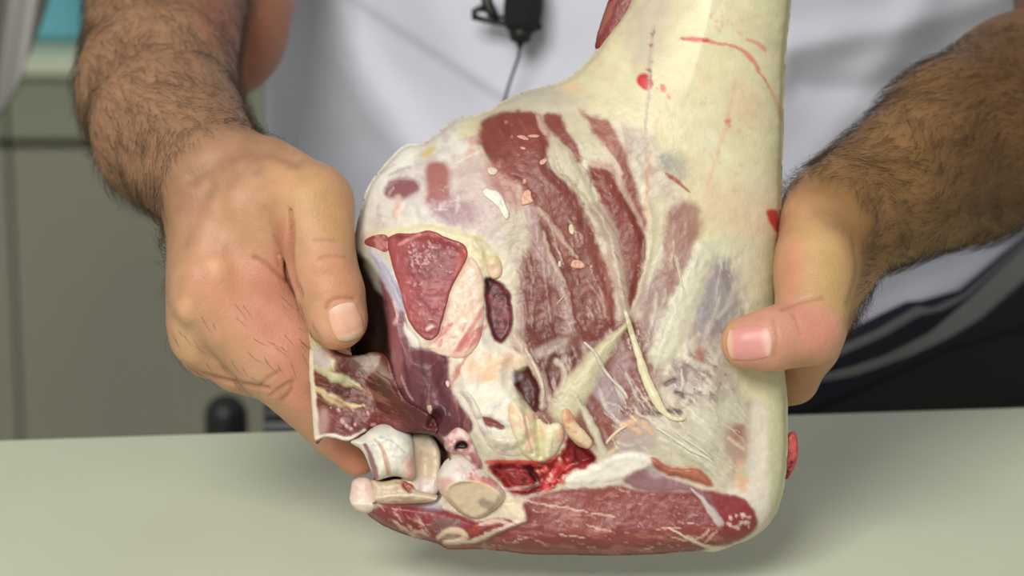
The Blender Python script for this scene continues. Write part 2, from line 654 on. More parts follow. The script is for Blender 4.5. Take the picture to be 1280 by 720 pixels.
def build_sdf(groups, step):
    segs = []
    for pts, k in groups:
        q = [(P(u, v, 1 - h * PX), r * PX * (1 - h * PX)) for u, v, h, r in pts]
        segs.append((q, k * PX))
    allp = np.array([c for q, k in segs for c, r in q])
    allr = max(r for q, k in segs for c, r in q)
    lo = allp.min(0) - allr - 3 * step
    hi = allp.max(0) + allr + 3 * step
    n = np.ceil((hi - lo) / step).astype(int) + 1
    F = np.full(n, 0.05, np.float32)
    for q, k in segs:
        for (a, ra), (b, rb) in zip(q[:-1], q[1:]):
            m = max(ra, rb) + k + 2.5 * step
            i0 = np.maximum(np.floor((np.minimum(a, b) - m - lo) / step).astype(int), 0)
            i1 = np.minimum(np.ceil((np.maximum(a, b) + m - lo) / step).astype(int) + 1, n)
            y = (lo[1] + step * np.arange(i0[1], i1[1]) - a[1])[None, :, None].astype(np.float32)
            z = (lo[2] + step * np.arange(i0[2], i1[2]) - a[2])[None, None, :].astype(np.float32)
            ab = (b - a).astype(np.float32)
            iL = np.float32(1.0 / float(ab @ ab))
            kk = np.float32(max(k, 1e-5))
            r0, dr_ = np.float32(ra), np.float32(rb - ra)
            for s0 in range(i0[0], i1[0], 16):
                s1_ = min(s0 + 16, i1[0])
                x = (lo[0] + step * np.arange(s0, s1_) - a[0])[:, None, None].astype(np.float32)
                t = np.clip((x * ab[0] + y * ab[1] + z * ab[2]) * iL, np.float32(0), np.float32(1))
                d = np.sqrt((x - t * ab[0]) ** 2 + (y - t * ab[1]) ** 2 + (z - t * ab[2]) ** 2) - (r0 + dr_ * t)
                S = F[s0:s1_, i0[1]:i1[1], i0[2]:i1[2]]
                hh = np.maximum(kk - np.abs(S - d), np.float32(0)) / kk
                F[s0:s1_, i0[1]:i1[1], i0[2]:i1[2]] = np.minimum(S, d) - hh * hh * (kk * np.float32(0.25))
    return F, lo


def surface_nets(F, lo, step):
    S = F < 0
    n = np.array(F.shape)
    st = np.array([n[1] * n[2], n[2], 1])
    cells, pts, flips = [], [], []
    for ax in range(3):
        sl0 = [slice(None)] * 3
        sl1 = [slice(None)] * 3
        sl0[ax], sl1[ax] = slice(None, -1), slice(1, None)
        idx = np.stack(np.nonzero(S[tuple(sl0)] != S[tuple(sl1)]), 1)
        b1, b2 = (ax + 1) % 3, (ax + 2) % 3
        idx = idx[(idx[:, b1] > 0) & (idx[:, b2] > 0)]
        e = np.zeros(3, int)
        e[ax] = 1
        f0 = F[idx[:, 0], idx[:, 1], idx[:, 2]]
        j = idx + e
        f1 = F[j[:, 0], j[:, 1], j[:, 2]]
        p = idx + (f0 / (f0 - f1))[:, None] * e
        base = idx @ st
        cells.append(np.stack([base - st[b1] - st[b2], base - st[b2], base, base - st[b1]], 1))
        pts.append(p)
        flips.append(f0 < 0)
    cells, pts, flips = np.vstack(cells), np.vstack(pts), np.concatenate(flips)
    uq, inv = np.unique(cells.ravel(), return_inverse=True)
    inv = inv.reshape(-1)
    pp = np.repeat(pts, 4, 0)
    cnt = np.bincount(inv)
    V = np.stack([np.bincount(inv, pp[:, i]) / cnt for i in range(3)], 1)
    Q = inv.reshape(-1, 4)
    Q = np.where(flips[:, None], Q, Q[:, ::-1])
    return lo + V * step, Q


SD_STEP = 0.00145
Fs, Flo = build_sdf(GROUPS + HAND_A + HAND_B, SD_STEP)
Vb, Qb = surface_nets(Fs, Flo, SD_STEP)
del Fs

def relax(V, Q, it):
    """light smoothing of a quad net"""
    e = np.vstack([Q[:, [0, 1]], Q[:, [1, 2]], Q[:, [2, 3]], Q[:, [3, 0]]])
    n = np.bincount(e[:, 0], minlength=len(V))[:, None] + 1e-9
    for _ in range(it):
        m = np.stack([np.bincount(e[:, 0], V[e[:, 1], i], len(V)) for i in range(3)], 1) / n
        V = 0.5 * V + 0.5 * m
    return V


def refine(V, Q, sel):
    """one Catmull-Clark step on the selected quads"""
    q = Q[sel]
    nvv = len(V)
    rest = np.zeros(nvv, bool)
    rest[Q[~sel].ravel()] = True
    fp = V[q].mean(1)
    e = np.stack([q, np.roll(q, -1, 1)], -1).reshape(-1, 2)
    es = np.sort(e, 1)
    key = es[:, 0].astype(np.int64) * nvv + es[:, 1]
    uk, first, inv, cnt = np.unique(key, return_index=True, return_inverse=True, return_counts=True)
    inv = inv.reshape(-1)
    a, b = es[first, 0], es[first, 1]
    mid = (V[a] + V[b]) / 2
    fidx = np.repeat(np.arange(len(q)), 4)
    fs = np.stack([np.bincount(inv, fp[fidx, i], len(uk)) for i in range(3)], 1) / cnt[:, None]
    ep = np.where((cnt == 2)[:, None], (mid + fs) / 2, mid)
    val = np.bincount(a, minlength=nvv) + np.bincount(b, minlength=nvv)
    R_ = np.stack([np.bincount(a, mid[:, i], nvv) + np.bincount(b, mid[:, i], nvv) for i in range(3)], 1)
    fv = np.bincount(q.ravel(), minlength=nvv)
    Fv = np.stack([np.bincount(q.ravel(), fp[fidx, i], nvv) for i in range(3)], 1)
    bord = np.zeros(nvv, bool)
    bord[a[cnt == 1]] = True
    bord[b[cnt == 1]] = True
    nn_ = np.maximum(val, 1)[:, None]
    vn = (Fv / np.maximum(fv, 1)[:, None] + 2 * R_ / nn_ + (nn_ - 3) * V) / nn_
    mv = (val > 2) & ~bord & ~rest
    V2 = np.where(mv[:, None], vn, V)
    E = nvv + inv.reshape(-1, 4)
    Fi = nvv + len(uk) + np.arange(len(q))
    nq = np.stack([np.stack([q[:, k], E[:, k], Fi, E[:, k - 1]], 1) for k in range(4)], 1).reshape(-1, 4)
    return np.vstack([V2, ep, fp]), np.vstack([Q[~sel], nq])


Vb = relax(Vb, Qb, 2)
pu_, pv_, pd_ = project(Vb)
seen_ = (pv_ > -50) & (pu_ > 40) & (pu_ < 1330)
Vb, Qb = refine(Vb, Qb, seen_[Qb].all(1))
body = mesh_obj('body', Vb, Qb, M_skin, person)
me2 = body.data
nv = len(me2.vertices)
co = np.empty(nv * 3, np.float32)
me2.vertices.foreach_get('co', co)
co = co.reshape(-1, 3).astype(float)
nm = np.empty(nv * 3, np.float32)
me2.vertices.foreach_get('normal', nm)
nm = nm.reshape(-1, 3).astype(float)
bu, bv, bd = project(co)
front = np.einsum('ij,ij->i', nm, CAM - co)
front = sstep(front / bd, 0.02, 0.35)
bh = (1.0 - bd) * FPX

sk = Field(bu, bv, (190, 143, 106))
# base tones; butcher's left forearm darkened for its hair and its shade
sk.poly([(80, -60), (380, -60), (385, 210), (250, 230), (215, 340), (90, 340)], (172, 128, 94), 25)
sk.poly([(215, 0), (380, -30), (380, 200), (300, 90)], (176, 112, 82), 18)
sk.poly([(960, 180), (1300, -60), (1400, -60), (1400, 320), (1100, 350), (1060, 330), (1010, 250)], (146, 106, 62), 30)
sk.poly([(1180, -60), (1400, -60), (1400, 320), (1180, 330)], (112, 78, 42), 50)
sk.poly([(985, 255), (1060, 300), (1070, 380), (1030, 460), (1005, 380)], (194, 154, 100), 16)
# knuckles, creases, warm patches and painted yellowish highlights of the hands
sk.poly([(330, 200), (400, 210), (445, 270), (430, 310), (380, 300), (350, 250)], (196, 150, 100), 20)
sk.poly([(230, 320), (300, 310), (345, 345), (380, 430), (330, 440), (250, 400)], (206, 142, 110), 28, 0.8)
sk.poly([(300, 330), (350, 330), (385, 420), (388, 540), (340, 480)], (204, 136, 108), 20, 0.9)
sk.poly([(340, 280), (362, 270), (366, 350), (372, 372), (345, 345)], (200, 116, 94), 12, 0.5)
sk.poly([(375, 320), (440, 320), (450, 370), (390, 375)], (202, 142, 106), 14)
sk.poly([(385, 375), (450, 365), (466, 430), (430, 445), (400, 420)], (216, 160, 122), 10)
sk.poly([(405, 425), (455, 425), (455, 450), (410, 450)], (222, 148, 112), 8, 0.8)
sk.poly([(395, 540), (460, 545), (460, 605), (430, 600)], (220, 140, 112), 10, 0.9)
sk.poly([(215, 380), (245, 370), (250, 450), (222, 460)], (214, 166, 122), 10, 0.7)  # painted highlight on the outer knuckle
sk.poly([(255, 320), (290, 318), (292, 345), (262, 350)], (214, 160, 118), 10, 0.7)  # painted highlight on the upper knuckle
sk.poly([(895, 385), (960, 375), (1055, 385), (1060, 440), (1010, 465), (900, 465)], (206, 146, 118), 13)
sk.poly([(985, 385), (1030, 380), (1050, 420), (1020, 450), (1000, 430)], (210, 138, 114), 14, 0.7)
sk.poly([(896, 395), (925, 392), (915, 450), (930, 465), (900, 450)], (214, 160, 110), 7, 0.8)
sk.poly([(975, 320), (1000, 290), (1010, 350), (985, 390)], (204, 138, 106), 18, 0.7)
sk.poly([(980, 450), (1025, 440), (1015, 520), (985, 520)], (190, 140, 98), 8, 0.8)
sk.mottle([(215, 180), (460, 180), (460, 600), (215, 600)], (210, 150, 120), 26, 0.45, 0.7, 20, 0.35, 4)
sk.mottle([(80, -60), (400, -60), (400, 240), (215, 340), (80, 340)], (146, 104, 74), 26, 0.42, 0.74, 24, 0.3, 5)
# creases: pressed in, coloured redder and darker to paint in their shade
dep = np.zeros(nv)


def crease(pts, w, depth, c=(150, 88, 66), a=0.5):
    global dep
    p = chaikin(pts, 2, False)
    d = d_line(bu, bv, p, w)
    m = np.exp(-d * d) * front
    dep += m * depth * PX
    sk.C += (lin(c) - sk.C) * (m * a)[:, None]


crease([(362, 262), (364, 285), (360, 320), (362, 345), (374, 368)], [1.5, 3.5, 4.5, 4.5, 3.5], 9)
crease([(318, 322), (335, 330), (348, 342), (360, 352)], 2.5, 3)
crease([(342, 296), (346, 318), (350, 334)], 2, 1.2, a=0.3)
crease([(325, 482), (338, 470), (350, 464)], 2.2, 2.0)
crease([(338, 494), (352, 484), (362, 478)], 2.2, 1.6)
crease([(352, 500), (364, 490), (366, 476)], 2.2, 1.4)
crease([(392, 300), (405, 298), (420, 301)], 2.2, 0.9, a=0.3)
crease([(398, 322), (412, 318), (432, 322)], 2.2, 0.8, a=0.3)
crease([(408, 385), (411, 376), (424, 372), (442, 373)], 2.5, 1.4, (170, 90, 66), 0.6)
crease([(228, 455), (250, 468), (300, 480), (335, 486)], 3, 3)
crease([(240, 222), (285, 190), (330, 182), (368, 198)], [10, 14, 13, 9], 6, (150, 108, 78), 0.22)
crease([(228, 300), (244, 262), (262, 232)], [9, 12, 8], 4, (150, 108, 78), 0.15)
crease([(990, 392), (996, 402), (1000, 416)], 2, 0.9, a=0.3)
crease([(966, 398), (972, 420), (968, 446)], 2.5, 1.0, a=0.3)
crease([(978, 386), (1000, 376), (1030, 372)], 3, 2.2, a=0.35)
crease([(1068, 300), (1074, 340), (1060, 380)], 4, 1.5, (150, 110, 66), 0.3)
# tendons and knuckle bumps
crease([(292, 248), (278, 300), (268, 345)], 12, -3, a=0)
crease([(262, 270), (240, 340), (232, 390)], 11, -3, a=0)
crease([(262, 330), (280, 336)], 12, -3, a=0)
crease([(228, 385), (236, 398)], 11, -4, a=0)
crease([(400, 330), (425, 330)], 12, -2, a=0)
co2 = co - nm * dep[:, None]
me2.vertices.foreach_set('co', co2.astype(np.float32).ravel())
me2.update()
while me2.color_attributes:
    me2.color_attributes.remove(me2.color_attributes[0])
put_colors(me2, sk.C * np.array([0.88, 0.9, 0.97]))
me2.polygons.foreach_set('use_smooth', np.ones(len(me2.polygons), bool))

# fingernails, laid on the thumbs
Qall = Qb


def near_bvh(u0, u1, v0, v1):
    sel = (bu > u0) & (bu < u1) & (bv > v0) & (bv < v1) & (front > 0)
    qs = Qall[sel[Qall].all(1)]
    ids, inv = np.unique(qs.ravel(), return_inverse=True)
    return BVHTree.FromPolygons([tuple(c) for c in co2[ids]], inv.reshape(-1, 4).tolist())


def nail(cu, cv, wid, leng, ang, col_a, col_tip, label):
    """ang: direction of the fingertip in the picture plane, degrees from +u towards +v"""
    t = near_bvh(cu - 90, cu + 90, cv - 90, cv + 90)
    ca, sa = math.cos(math.radians(ang)), math.sin(math.radians(ang))
    n, m = 25, 21
    V_, Cc, ok = [], [], True
    base = None
    for i in range(n):
        for j in range(m):
            a = -1 + 2 * i / (n - 1)
            b = -1 + 2 * j / (m - 1)
            # squarish disc
            x = a * math.sqrt(1 - 0.32 * b * b)
            y = b * math.sqrt(1 - 0.32 * a * a)
            uu = cu + ca * x * leng / 2 - sa * y * wid / 2
            vv = cv + sa * x * leng / 2 + ca * y * wid / 2
            k = FW + (uu - 640) / FPX * RT - (vv - 360) / FPX * UPV
            kn = k / np.linalg.norm(k)
            hit = t.ray_cast(Vector(CAM), Vector(kn))
            loc = np.array(hit[0]) if hit[0] is not None else V_[-1]
            nn = np.array(hit[1]) if hit[0] is not None else -FW
            r = max(abs(a), abs(b))
            lift = 2.2 * (1 - r ** 4) + (1.2 if a > 0.6 else 0.0) * (1 - abs(b) ** 4) - 0.6 * (r >= 0.999)
            V_.append(loc + nn * lift * PX)
            c = lin(col_a)
            c = c + (lin(col_tip) - c) * sstep(np.array(x), 0.62, 0.78)
            lun = sstep(np.array(-x - 0.25 * y * y), 0.45, 0.75) * 0.6
            c = c + (lin((222, 188, 172)) - c) * lun
            Cc.append(c * (0.96 + 0.08 * vnoise(np.array(y * 6.0), np.array(x * 1.5), 3)))
    F_ = [(i * m + j, i * m + j + 1, (i + 1) * m + j + 1, (i + 1) * m + j) for i in range(n - 1) for j in range(m - 1)]
    o = mesh_obj('fingernail', V_, F_, M_nail, body, np.array(Cc))
    sol = o.modifiers.new('thickness', 'SOLIDIFY')
    sol.thickness = 0.0006
    sol.offset = -1
    o['label'] = label
    return o


nail(433, 402, 42, 48, 72, (222, 170, 146), (226, 196, 170), 'pale pink nail of the thumb pressing the flap')
nail(937, 429, 46, 58, 176, (206, 140, 134), (226, 178, 156), 'flushed pink nail of the thumb on the pale fat')


# hairs of the forearms: thin strands as one countless coat
def hairs(axis, n, lmin, lmax, seed, spread=0.5, lo=-0.1, hi=1.05, rad=0.00005):
    R = np.random.default_rng(seed)
    ax = np.array([P(u, v, 1 - h * PX) for u, v, h, r in axis])
    sg = ax[1:] - ax[:-1]
    best = np.full(nv, 1e9)
    tt = np.zeros(nv)
    dirs = np.zeros((nv, 3))
    for i in range(len(sg)):
        L = sg[i] @ sg[i]
        t = ((co - ax[i]) @ sg[i]) / L
        tc_ = np.clip(t, lo if i == 0 else 0, hi if i == len(sg) - 1 else 1)
        d = np.linalg.norm(co - ax[i] - tc_[:, None] * sg[i], axis=1)
        k = d < best
        best[k] = d[k]
        tt[k] = i + tc_[k]
        dirs[k] = sg[i] / math.sqrt(L)
    okm = np.nonzero((best < 0.036) & (tt > lo + 0.02) & (tt < len(sg) - 1 + hi - 0.02))[0]
    pick = R.choice(okm, n)
    base = co2[pick] + R.normal(0, 0.0004, (n, 3))
    nn = nm[pick]
    dd = dirs[pick] - nn * np.einsum('ij,ij->i', dirs[pick], nn)[:, None]
    dd /= np.linalg.norm(dd, axis=1)[:, None] + 1e-9
    side = np.cross(nn, dd)
    swirl = (fbm(base[:, 0] * 60 + base[:, 1] * 40, base[:, 2] * 60, seed, 2) - 0.5) * 4.0
    dd = dd + side * (swirl * spread + R.normal(0, 0.25, n))[:, None]
    dd /= np.linalg.norm(dd, axis=1)[:, None]
    ln = (lmin + (lmax - lmin) * R.random(n))[:, None]
    S = 5
    pts = []
    for k in range(S):
        s_ = k / (S - 1)
        pts.append(base + dd * ln * s_ + nn * ln * (0.42 * s_ - 0.30 * s_ * s_) + side * ln * (swirl * 0.12)[:, None] * s_ * s_)
    pts = np.stack(pts, 1)
    w = rad * np.array([1, 0.95, 0.8, 0.6, 0.25])
    t3 = np.cross(dd, nn)
    ring = []
    for k in range(3):
        a = 2 * math.pi * k / 3
        off = math.cos(a) * t3 + math.sin(a) * nn
        ring.append(pts + off[:, None, :] * w[None, :, None])
    Vh = np.stack(ring, 2).reshape(-1, 3)
    base_i = (np.arange(n) * S * 3)[:, None, None]
    Fh = []
    for s_ in range(S - 1):
        for k in range(3):
            k2 = (k + 1) % 3
            Fh.append([s_ * 3 + k, s_ * 3 + k2, (s_ + 1) * 3 + k2, (s_ + 1) * 3 + k])
    Fh = (np.array(Fh)[None] + base_i).reshape(-1, 4)
    return Vh, Fh


Va, Fa = hairs(GROUPS[1][0], 9500, 0.006, 0.017, 3, 0.5, -0.2, 1.12)
Vc, Fc = hairs(GROUPS[3][0], 9000, 0.006, 0.015, 5, 0.4, -0.1, 1.2)
Vd, Fd = hairs([(285, 380, 0, 1), (322, 475, 0, 1)], 160, 0.003, 0.007, 9, 0.5, 0.0, 1.0, 0.00006)
hv = np.vstack([Va, Vc, Vd])
hf = np.vstack([Fa, Fc + len(Va), Fd + len(Va) + len(Vc)])
ho = mesh_obj('arm_hair', hv, hf, M_hair, body)
tag(ho, 'short dark hair on the forearms', kind='stuff')

# white tunic
M_shirt = node_mat('white_cotton', (203, 205, 219), 0.85, 0.03, 30, bump=0.25, bscale=1500, bdist=0.0004)
us = np.arange(UC - 470, UC + 590 + 1, 5.0)
vs_ = np.arange(-420, 505, 5.0)
Ug, Vg = np.meshgrid(us, vs_)
Dg = torso_d(Ug, Vg)


def fold(pts, w, amp):
    """a soft ridge (amp > 0 towards the lens, in mm) along a polyline"""
    global Dg
    d = d_line(Ug, Vg, chaikin(pts, 2, False), w)
    Dg -= np.exp(-d * d) * amp * 0.001


def side_of(p, q):
    p, q = np.array(p, float), np.array(q, float)
    n = np.array([-(q - p)[1], (q - p)[0]])
    n /= np.linalg.norm(n)
    return (Ug - p[0]) * n[0] + (Vg - p[1]) * n[1]


# overlapping front edge running down to the right, and the cloth falling away below it
s1 = side_of((470, 18), (640, 130))
Dg += 0.0022 * sstep(s1, -7, 9) * sstep(Ug, 380, 470) * (1 - sstep(Ug, 760, 900))
s2 = side_of((385, 10), (500, 190))
Dg += 0.00015 * np.clip(s2 - 6 + 14 * (fbm(Vg / 60, Ug / 300, 5, 2) - .5), 0, 170)
fold([(400, -60), (430, 60), (520, 190), (600, 320)], 26, 5)
fold([(990, 60), (1080, 40), (1180, 20), (1260, -10)], 22, 6)
fold([(1000, 110), (1090, 120), (1180, 70)], 20, -5)
fold([(1180, -40), (1120, 60), (1060, 150), (1000, 220)], 28, 5)
fold([(1050, 400), (1120, 360), (1230, 320), (1330, 240)], 24, -4)
fold([(520, -80), (560, 40), (620, 130)], 40, 3)
Dg += 0.004 * (fbm(Ug / 130, Vg / 130, 21, 3) - 0.5)


# lower hem follows the apron
def hem(u):
    return np.interp(u, [340, 600, 900, 1013, 1050, 1107, 1150, 1209, 1285, 1350], [520, 520, 505, 478, 462, 440, 415, 372, 298, 230])


Vh_ = np.minimum(Vg, hem(Ug) + 6)
Vgrid = P(Ug, Vh_, Dg).reshape(-1, 3)
nr, nc = Ug.shape
ii, jj = np.meshgrid(np.arange(nr - 1), np.arange(nc - 1), indexing='ij')
Fg = np.stack([ii * nc + jj, (ii + 1) * nc + jj, (ii + 1) * nc + jj + 1, ii * nc + jj + 1], -1).reshape(-1, 4)
keep = (Vg[:-1, :-1] < hem(Ug[:-1, :-1]) + 6).ravel()
tunic = mesh_obj('tunic', Vgrid, Fg[keep], M_shirt, person)
tunic['label'] = 'white cotton tunic with a lapped front edge'
so = tunic.modifiers.new('thickness', 'SOLIDIFY')
so.thickness = 0.0015
so.offset = -1
for pts in ([(262, -330, -1000, 165), (345, -480, -1110, 160), (470, -640, -1130, 185)],
            [(1400, -330, -1000, 165), (1330, -480, -1110, 160), (1200, -640, -1130, 185)]):
    cpts = [P(u, v, 1 - h * PX) for u, v, h, r in pts]
    rr = [r * PX * 1.28 for u, v, h, r in pts]
    V_, F_ = tube(cpts, rr, 28)
    o = mesh_obj('sleeve', V_, F_[:-2], M_shirt, person)
    so = o.modifiers.new('thickness', 'SOLIDIFY')
    so.thickness = 0.0015

# striped apron tied round the waist: rows follow the drooping waistband
M_apron = node_mat('apron_cloth', None, 0.85, 0.08, 60, bump=0.2, bscale=1500, bdist=0.0004)
ua = np.arange(330, 1352, 6.0)


def curve_v(pts):
    p = np.array(pts, float)
    return np.interp(ua, p[:, 0], p[:, 1])


rows = [
    curve_v([(330, 505), (600, 500), (900, 468), (1000, 440), (1044, 421), (1090, 398), (1133, 377), (1151, 376), (1200, 362), (1285, 290), (1350, 225)]),
    curve_v([(330, 512), (600, 506), (900, 476), (1000, 453), (1035, 440), (1100, 412), (1147, 383), (1165, 386), (1205, 368), (1285, 296), (1350, 232)]),
    curve_v([(330, 520), (600, 514), (900, 484), (1000, 460), (1040, 450), (1107, 420), (1150, 395), (1180, 388), (1209, 372), (1285, 299), (1350, 236)]),
    curve_v([(330, 528), (600, 522), (900, 496), (1013, 472), (1060, 462), (1107, 447), (1160, 420), (1209, 376), (1285, 302), (1350, 240)]),
    curve_v([(330, 538), (600, 532), (900, 508), (1009, 481), (1070, 470), (1138, 446), (1190, 422), (1227, 400), (1285, 350), (1350, 300)]),
    curve_v([(330, 560), (600, 556), (900, 540), (1010, 515), (1100, 475), (1182, 436), (1285, 410), (1350, 390)]),
]
tones = [(20, 22, 40), (104, 106, 108), (17, 19, 34), (136, 138, 138), (17, 19, 34)]
AV, AC, AF = [], [], []
sub = 6
line_v = []
line_c = []
for r_ in range(5):
    for s_ in range(sub):
        f_ = s_ / sub
        line_v.append(rows[r_] * (1 - f_) + rows[r_ + 1] * f_)
        c0 = lin(tones[r_])
        line_c.append(c0)
line_v.append(rows[5])
line_c.append(lin(tones[4]))
na = len(ua)
for r_, (lv, lc) in enumerate(zip(line_v, line_c)):
    bulge = 0.004 + 0.0035 * math.sin(min(r_, 24) / 24 * math.pi)
    d_ = torso_d(ua, lv) - bulge
    AV.append(P(ua, lv, d_))
    AC.append(np.repeat(lc[None], na, 0))
AV = np.vstack(AV)
AC = np.vstack(AC)
ii, jj = np.meshgrid(np.arange(len(line_v) - 1), np.arange(na - 1), indexing='ij')
AF = np.stack([ii * na + jj, (ii + 1) * na + jj, (ii + 1) * na + jj + 1, ii * na + jj + 1], -1).reshape(-1, 4)
ap = mesh_obj('apron_waistband', AV, AF, M_apron, person, AC)
ap['label'] = 'navy apron folded at the waist, grey striped'
so = ap.modifiers.new('thickness', 'SOLIDIFY')
so.thickness = 0.002
so.offset = -1

# black apron skirt and trousers below the waistband, down to the floor
M_trousers = node_mat('black_cloth', (27, 27, 26), 0.85, 0.12, 40, bump=0.2, bscale=900)
vv = np.concatenate([np.arange(-70, 60, 8.0)])
lo_rows = []
for k in range(14):
    f_ = k / 13.0
    if k < 5:
        lv = rows[5] - 22 + k * 12
        lo_rows.append(P(ua, lv, torso_d(ua, lv) - 0.001))
    else:
        top = lo_rows[4]
        x = top.copy()
        g = (k - 4) / 9.0
        x[:, 2] = top[:, 2] * (1 - g) + 0.35 * g
        x[:, 1] = top[:, 1] + 0.02 * g
        lo_rows.append(x)
SV = np.vstack(lo_rows)
ii, jj = np.meshgrid(np.arange(13), np.arange(na - 1), indexing='ij')
SF = np.stack([ii * na + jj, (ii + 1) * na + jj, (ii + 1) * na + jj + 1, ii * na + jj + 1], -1).reshape(-1, 4)
sk_o = mesh_obj('apron_skirt', SV, SF, M_trousers, person)
sk_o['label'] = 'black lower part of the apron'
so = sk_o.modifiers.new('thickness', 'SOLIDIFY')
so.thickness = 0.002
so.offset = -1
hipL, hipR = P(640, 480, 1.40), P(1060, 480, 1.40)
for hp in (hipL, hipR):
    V_, F_ = tube([hp, (hp[0], hp[1], 0.5), (hp[0], hp[1], 0.06)], [0.085, 0.075, 0.06], 20, fdir=(0, -1, 0.01))
    mesh_obj('trouser_leg', V_, F_, M_trousers, person)
    bm = bmesh.new()
    bmesh.ops.create_uvsphere(bm, u_segments=16, v_segments=10, radius=1)
    V_ = [(hp[0] + v.co.x * 0.05, hp[1] - 0.05 + v.co.y * 0.13, max(0.0, 0.03 + v.co.z * 0.05)) for v in bm.verts]
    bm.verts.index_update()
    F_ = [[v.index for v in q.verts] for q in bm.faces]
    bm.free()
    mesh_obj('shoe', V_, F_, M_black, person)

# ------------------------------------------------------------------ the joint of meat
M_meat = node_mat('raw_meat', None, 0.44, 0.06, 260, bump=0.22, bscale=1100, sss=0.06, spec=0.4, coat=0.05, bdist=0.0007)
M_fat = node_mat('fat_and_sinew', None, 0.42, 0.06, 220, bump=0.3, bscale=700, sss=0.12, spec=0.45, coat=0.1, bdist=0.0006,
                 sss_r=(1.0, 0.6, 0.4))
mo = PH(720, 400, 0)
meat = empty('meat_joint', mo, 'raw leg of meat with cream fat, red muscle and sawn bone, held in two hands', 'meat')

OUT = [(794, -20), (779, 16), (757, 44), (745, 64), (722, 88), (699, 104), (663, 111), (627, 126), (606, 142), (570, 146), (555, 158),
       (527, 180), (508, 178), (487, 197), (468, 220), (457, 238), (449, 268), (443, 295), (436, 330), (432, 380), (436, 430), (452, 490),
       (470, 540), (478, 580), (462, 606), (450, 622), (456, 640), (468, 650), (487, 662), (516, 672), (545, 678), (560, 688), (600, 686),
       (629, 689), (656, 693), (700, 694), (796, 695), (873, 688), (893, 691), (912, 684), (940, 673), (962, 656), (976, 632), (982, 600),
       (985, 560), (985, 500), (981, 470), (976, 420), (973, 380), (975, 300), (979, 200), (980, 120), (984, 50), (990, 0), (992, -70),
       (982, -150), (965, -240), (950, -300), (900, -316), (856, -300), (835, -220), (815, -120)]
ST = 2.0
Um, Vm = np.meshgrid(np.arange(424, 1004, ST), np.arange(-324, 704, ST))
outl = chaikin(OUT, 2)
dm = sd_poly(Um + 1.5 * (fbm(Um / 14, Vm / 14, 31, 2) - 0.5), Vm + 1.5 * (fbm(Um / 14, Vm / 14, 33, 2) - 0.5), outl)
low = sstep(Vm, 520, 620)
Rf = 135 * (1 - low) + 34 * low
Hf = 92 * (1 - low) + 62 * low
side = sstep(Um, 880, 960) * sstep(Vm, 400, 480)          # the squared-off fat edge at the right
Rf = Rf * (1 - side) + 44 * side
Hf = Hf * (1 - side) + 48 * side
Hb = 120 * (1 - low) + 40 * low
dc = np.clip(dm, 0, None)
H0 = Hf * dome(dc, Rf, 2.0)
Bk = -Hb * dome(dc, 150 * (1 - low) + 60 * low, 2.0)
# shank bone side: stronger roundness above
b = Field(Um, Vm, (205, 194, 172), H0)

ALLP = [(424, -330), (1004, -330), (1004, 704), (424, 704)]
b.mottle(ALLP, (176, 146, 138), 34, 0.45, 0.7, 4, 0.7, 11)
b.mottle(ALLP, (222, 212, 188), 14, 0.5, 0.7, 4, 0.6, 12, (70, 3, 1))
# ---- shank and outer fat
SH = [(748, 66), (800, -80), (830, -330), (1000, -330), (1000, 40), (990, 300), (985, 470), (930, 470), (905, 420), (880, 330), (850, 240),
      (830, 180), (800, 160), (740, 140), (690, 108)]
b.poly(SH, (222, 213, 174), 16, 1, 10)
b.mottle(SH, (212, 200, 164), 40, 0.45, 0.7, 14, 0.7, 14)
b.mottle(SH, (228, 200, 166), 34, 0.56, 0.76, 14, 0.4, 15)
b.mottle(SH, (228, 222, 192), 40, 0.48, 0.74, 14, 0.6, 19, (80, 2, 1))
b.poly([(790, -10), (850, -20), (830, 60), (800, 90), (780, 60)], (190, 172, 160), 18, 0.6, 10)
b.poly([(625, 128), (660, 112), (705, 108), (760, 110), (730, 132), (680, 132), (640, 138)], (188, 180, 160), 8, 0.8, 8)
b.poly([(690, 110), (745, 70), (800, 110), (810, 150), (760, 130)], (216, 206, 170), 10, 0.8, 8)
b.mottle([(700, 100), (760, 70), (800, 130), (760, 150), (700, 130)], (228, 190, 140), 12, 0.52, 0.66, 8, 0.5, 44, (15, 3, 1))
for x0 in (900, 925, 948, 962):
    b.line([(x0, 300), (x0 + 6, 360), (x0 + 2, 430)], (212, 208, 186), 9, 0.5, 0.8)
b.poly([(875, 330), (920, 325), (928, 395), (905, 430), (870, 420), (862, 370)], (154, 144, 148), 16, 0.9, 16)
b.mottle([(850, 320), (930, 318), (936, 430), (890, 470), (850, 440)], (150, 134, 140), 12, 0.5, 0.64, 10, 0.6, 20, (70, 2.5, 1))
b.poly([(824, 188), (858, 190), (866, 225), (846, 236), (828, 216)], (170, 162, 146), 10, 0.8, 10)
b.poly([(822, 190), (842, 188), (846, 212), (830, 214)], (152, 148, 142), 8, 0.7, 8)
b.poly([(870, 250), (920, 220), (960, 240), (968, 300), (930, 290), (890, 290)], (226, 196, 168), 18, 0.6, 14)
b.poly([(905, 120), (945, 110), (960, 150), (920, 165)], (226, 192, 162), 18, 0.55, 12)
